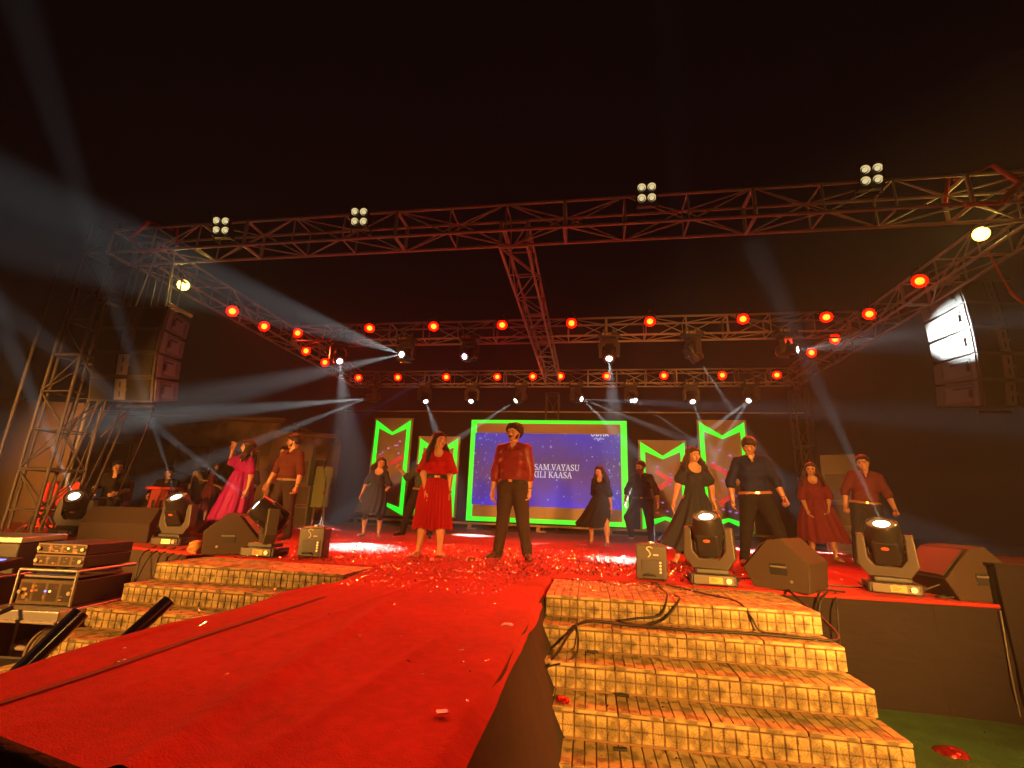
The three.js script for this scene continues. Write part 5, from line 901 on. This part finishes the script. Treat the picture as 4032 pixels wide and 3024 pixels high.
person('woman in short grey blue dress with square neck over leggings, dancing at the rear left', { sex: 'f', H: 1.58, at: [-4.3, -9.4], turn: 0.15, head: [0.5, 0.1, -0.12], lean: [0.06, 0.02], bare: true, long: 0.075, hairMat: BROWNHAIR, legs: [[[-0.22, -1, 0.1], [-0.02, -1, -0.12], [-0.4, -0.02, 1]], [[0.18, -1, 0.1], [-0.02, -1, -0.12], [0.4, -0.02, 1]]], arms: [[[-0.45, -1, 0.1], [-0.2, -1, 0.25]], [[0.4, -0.95, -0.05], [-0.45, -0.85, 0.45]]], dress: { m: fabric(0.03, 0.032, 0.055), waist: 0.66, sleeve: 0.95, wide: 0.01, y: 0.29, rx: 0.19, rz: 0.16, hem: [-0.06, 0, 0], n: 16, pleat: 0.018 }, trousers: blackT, trouserEnd: 0.25, neck: 0.068 });
person('man in dark green shirt bending his raised arm, half hidden behind the woman in red', { sex: 'm', H: 1.74, at: [-3.42, -9.7], turn: 0.1, head: [0.2, 0.35, 0.05], lean: [0.08, 0.03], legs: [[[-0.42, -1, 0.08], [-0.22, -1, -0.05], [-0.6, -0.02, 1]], [[0.22, -1, 0.04], [0.1, -1, -0.05], [0.3, -0.02, 1]]], arms: [[[-0.75, -0.85, 0.1], [-0.55, 0.65, 0.6]], [[0.5, -1, 0], [0.2, -1, 0.3]]], fist: [1, 0], shirt: fabric(0.03, 0.045, 0.035), sleeve: 1.25, trousers: blackT, belt: mat(0.2, 0.12, 0.07, 0.4), shoe: BLACKSHOE });
person('woman in black calf length dress swinging to the left before the screen edge', { sex: 'f', H: 1.57, at: [0.22, -10.25], turn: -0.35, head: [-0.25, 0.08, 0.1], lean: [0.02, 0.03], bare: true, long: 0.14, skin: 0.9, drift: [0.05, 0], legs: [[[-0.3, -1, 0.12], [-0.1, -1, -0.45], [-0.2, -1, 0.5]], [[0.14, -1, 0.06], [0.04, -1, -0.06], [0.2, -0.05, 1]]], arms: [[[-0.2, -1, -0.4], [-0.1, -1, -0.1]], [[0.25, -1, 0.02], [0.16, -1, 0.0], [0.1, -1, 0.2]]], curl: [0.4, 0.1], dress: { m: fabric(0.013, 0.012, 0.014), waist: 0.62, sleeve: 1.05, y: 0.22, rx: 0.2, rz: 0.17, hem: [-0.13, 0, 0.02], swing: 0.03, n: 13, pleat: 0.02 } });
person('man in black shirt and trousers lifting one knee, right of the big screen', { sex: 'm', H: 1.74, at: [1.12, -10.7], turn: -0.25, head: [-0.5, 0.12, 0.05], lean: [-0.02, 0.04], beard: 1, legs: [[[-0.5, -0.85, 0.4], [0.12, -1, -0.35], [-0.6, -0.75, 0.7]], [[0.12, -1, 0.02], [0.06, -1, -0.03], [0.2, -0.02, 1]]], arms: [[[-0.5, -1, -0.1], [-0.16, -1, 0.3]], [[0.45, -1, -0.1], [0.12, -1, 0.2]]], shirt: fabric(0.016, 0.011, 0.012), sleeve: 1.3, fold: 0.01, trousers: blackT, belt: BELT, shoe: mat(0.3, 0.28, 0.28, 0.25), watch: -1 });
person('woman in long slate grey dress with puffed sleeves and wavy brown hair', { sex: 'f', H: 1.62, at: [1.5, -7.35], turn: 0.12, head: [0.25, 0.06, 0.06], lean: [0.02, 0.02], bare: true, long: 0.12, wavy: 1, hairMat: BROWNHAIR, skin: 0.9, open: true, legs: [[[-0.22, -1, 0.24], [-0.3, -1, -0.42], [-0.6, -0.6, 0.7]], [[0.16, -1, 0.02], [0.1, -1, -0.02], [0.2, -0.05, 1]]], arms: [[[-0.42, -1, 0.02], [-0.34, -1, 0.12]], [[0.36, -1, 0.05], [-0.1, -0.95, 0.42], [0.1, -1, 0.3]]], curl: [0.4, 0.9], dress: { m: fabric(0.022, 0.025, 0.034), waist: 0.6, sleeve: 0.6, wide: 0.026, y: 0.07, rx: 0.27, rz: 0.2, hem: [-0.08, 0, 0], swing: 0.1, n: 12, pleat: 0.026, curve: 1.05 }, neck: 0.07 });
person('tall man in navy shirt with brown belt, legs apart behind the right wedge', { sex: 'm', H: 1.78, at: [2.32, -7.35], turn: -0.1, head: [-0.25, 0.32, 0], hair: 'fringe', lean: [-0.05, 0.03], hairMat: BROWNHAIR, legs: [[[-0.16, -1, 0.04], [-0.14, -1, -0.04], [-0.3, -0.02, 1]], [[0.36, -1, 0.08], [0.26, -1, -0.1], [0.5, -0.02, 1]]], arms: [[[-0.4, -1, -0.08], [0.02, -1, 0.14]], [[0.42, -1, 0.05], [0.3, -1, 0.26]]], fist: [0, 1], shirt: fabric(0.008, 0.013, 0.06, 0.7), sleeve: 1.22, fold: 0.012, trousers: blackT, belt: mat(0.3, 0.13, 0.06, 0.35), shoe: mat(0.22, 0.06, 0.05, 0.5), watch: 1 });
person('woman in wine coloured calf length dress with elbow sleeves, before the right speaker stack', { sex: 'f', H: 1.61, at: [3.82, -9.05], turn: -0.2, head: [-0.2, 0.05, 0], lean: [-0.06, 0.05], bare: true, long: 0.15, wavy: 1, hairMat: BROWNHAIR, legs: [[[-0.1, -1, 0.08], [-0.06, -1, -0.14], [-0.2, -0.3, 1]], [[0.16, -1, 0.1], [0.12, -1, -0.1], [0.4, -0.05, 1]]], arms: [[[-0.22, -1, 0.18], [0.16, -1, 0.5]], [[0.3, -0.95, 0.1], [-0.26, -0.85, 0.5]]], dress: { m: fabric(0.13, 0.014, 0.022), waist: 0.63, sleeve: 1.1, y: 0.19, rx: 0.23, rz: 0.18, hem: [0.04, 0, -0.02], n: 14, pleat: 0.022 }, neck: 0.062 });
person('man in dull maroon shirt with dark collar, fists down, at the far right', { sex: 'm', H: 1.74, at: [4.42, -8.75], turn: -0.3, head: [-0.3, 0.1, 0.08], lean: [0.1, 0.02], skin: 0.9, legs: [[[-0.2, -1, 0.24], [-0.1, -1, -0.2], [-0.2, -0.02, 1]], [[0.2, -1, -0.08], [0.14, -1, -0.25], [0.5, -0.1, 1]]], arms: [[[-0.48, -1, 0.1], [-0.14, -1, 0.22]], [[0.36, -1, -0.1], [0.2, -1, 0.4]]], fist: [1, 1], shirt: fabric(0.13, 0.03, 0.035), sleeve: 1.15, fold: 0.01, trousers: fabric(0.03, 0.032, 0.04), belt: mat(0.35, 0.16, 0.08, 0.4) });
person('woman in long magenta gown raising one hand, leaning back at the left', { sex: 'f', H: 1.64, at: [-6.0, -7.6], turn: -0.45, head: [-0.7, -0.05, -0.1], lean: [0.15, 0.02], bare: true, long: 0.13, wavy: 1, hairMat: BROWNHAIR, skin: 0.95, legs: [[[-0.15, -1, 0.1], [-0.12, -1, -0.05], [-0.3, -0.02, 1]], [[0.1, -1, 0], [0.05, -1, -0.03], [0.3, -0.02, 1]]], arms: [[[-0.9, -0.35, 0.25], [0.18, 1, 0.1], [0.5, 0.9, 0.2]], [[0.3, -1, -0.1], [0.05, -1, 0.1]]], curl: [0.15, 0.5], dress: { m: fabric(0.3, 0.008, 0.16, 0.6), waist: 0.68, sleeve: 0.75, wide: 0.02, y: 0.035, rx: 0.25, rz: 0.21, hem: [-0.18, 0, 0], n: 11, pleat: 0.028, curve: 0.95 }, neck: 0.06 });
person('man in brown shirt with rolled sleeves looking left, beside the woman in magenta', { sex: 'm', H: 1.77, at: [-5.18, -7.72], turn: -0.3, head: [-0.85, 0.02, 0], skin: 0.95, beard: 1, lean: [0.03, 0], legs: [[[-0.3, -1, 0.22], [0.02, -1, -0.2], [-0.3, -0.02, 1]], [[0.14, -1, 0.02], [0.06, -1, -0.08], [0.3, -0.02, 1]]], arms: [[[-0.52, -1, 0.12], [-0.3, -1, 0.28]], [[0.3, -1, -0.02], [0.04, -1, 0.16]]], curl: [0.6, 1], shirt: fabric(0.1, 0.026, 0.018), sleeve: 1.12, fold: 0.011, trousers: darkT, belt: mat(0.3, 0.22, 0.16, 0.4), watch: 1 });
person('man in wine shirt almost hidden behind the man in the brown shirt', { sex: 'm', H: 1.7, at: [-6.08, -8.85], turn: -0.2, head: [-0.35, 0.05, 0], skin: 0.85, legs: [straight(-1), straight(1)], arms: [[[-0.25, -1, 0.05], [-0.1, -1, 0.2]], [[0.25, -1, 0.05], [0.1, -1, 0.2]]], shirt: fabric(0.2, 0.03, 0.04), sleeve: 1.2, trousers: blackT, belt: BELT, shoe: BLACKSHOE });
// bystanders at the dim left rear
const striped = new THREE.MeshStandardMaterial({ roughness: 0.9, map: (() => { const t = canvasTex(256, 8, (g) => { for (let i = 0; i < 32; i++) { g.fillStyle = i % 2 ? '#8d7a58' : '#3e3222'; g.fillRect(i * 8, 0, 8, 8); } }); return t; })() });
person('person in beige long top turned away in the dim left rear', { far: 1, sex: 'f', H: 1.6, at: [-10.95, -12.1], turn: 2.6, head: [0.3, 0.1, 0], long: 0.08, legs: [straight(-1), straight(1)], arms: [[[-0.5, -0.9, 0.2], [-0.5, 0.2, 0.8]], [[0.3, -1, 0.1], [0, -0.6, 0.8]]], dress: { m: fabric(0.28, 0.22, 0.14), waist: 0.63, sleeve: 1.1, y: 0.14, rx: 0.15, rz: 0.14, n: 22, pleat: 0.014, sharp: 1 } });
person('girl in dark wine knee length dress standing in the dim left rear', { far: 1, sex: 'f', H: 1.56, at: [-10.25, -11.9], turn: 2.2, head: [-0.4, 0, 0], long: 0.1, skin: 0.7, legs: [straight(-1), straight(1)], arms: [[[-0.3, -1, 0.1], [0.1, -0.4, 0.9]], [[0.3, -1, 0.1], [-0.1, -0.4, 0.9]]], dress: { m: fabric(0.12, 0.02, 0.03), waist: 0.63, sleeve: 1.1, y: 0.2, rx: 0.19, rz: 0.17, n: 13, pleat: 0.018 } });
person('short haired man standing behind the girl in dark wine, dim left rear', { far: 1, sex: 'm', H: 1.72, at: [-9.9, -12.9], turn: 0.3, head: [0, 0, 0], skin: 0.7, legs: [straight(-1), straight(1)], arms: [[[-0.3, -1, 0.1], [0.1, -0.6, 0.7]], [[0.3, -1, 0.1], [-0.1, -0.6, 0.7]]], shirt: fabric(0.06, 0.03, 0.03), trousers: blackT });
function chair(label, x, z, turn) {
  const t = thing('plastic_chair', label, 'chair', [x, S, z], turn, 'red chairs at the left of the stage');
  part('seat', rb(0.46, 0.035, 0.44, 0.012, 0, 0.43, 0), M.redPaint, t); part('backrest', rb(0.46, 0.42, 0.03, 0.012, 0, 0.7, -0.23), M.redPaint, t);
  for (const a of [-0.2, 0.2]) for (const b2 of [-0.19, 0.19]) part('leg', rod([a * 1.1, 0, b2 * 1.1], [a, 0.42, b2], 0.02, 8), M.redPaint, t);
}
chair('red chair under the seated man in dark printed t-shirt', -9.75, -8.75, 0.5);
person('seated man in dark t-shirt with white print, resting his arms, at the far left', { far: 1, sex: 'm', H: 1.7, at: [-9.7, -8.65], seat: 0.5, turn: 0.5, head: [0.5, 0.15, 0], skin: 1, lean: [0, 0.08], legs: [[[-0.2, -0.12, 1], [0, -1, 0.05]], [[0.2, -0.12, 1], [0, -1, 0.05]]], arms: [[[-0.35, -0.9, 0.35], [0.3, -0.3, 0.9]], [[0.35, -0.9, 0.35], [-0.3, -0.3, 0.9]]], shirt: fabric(0.016, 0.011, 0.012), sleeve: 0.8, collar: 0, trousers: blackT });
chair('red chair under the dim seated person right of the printed t-shirt', -9.1, -9.4, 0.2);
person('dim seated person in dark clothes beside the man in the printed t-shirt', { far: 1, sex: 'm', H: 1.62, at: [-9.05, -9.3], seat: 0.48, turn: 0.3, head: [0.2, 0.2, 0], skin: 0.7, lean: [0, 0.15], legs: [[[-0.2, -0.1, 1], [0, -1, 0.05]], [[0.2, -0.1, 1], [0, -1, 0.05]]], arms: [[[-0.3, -0.9, 0.4], [0.3, -0.3, 0.9]], [[0.3, -0.9, 0.4], [-0.3, -0.3, 0.9]]], shirt: blackT, sleeve: 1.4, collar: 0, trousers: blackT });
shade(scene);
renderer.setSize(1024, 768);
renderer.render(scene, camera);
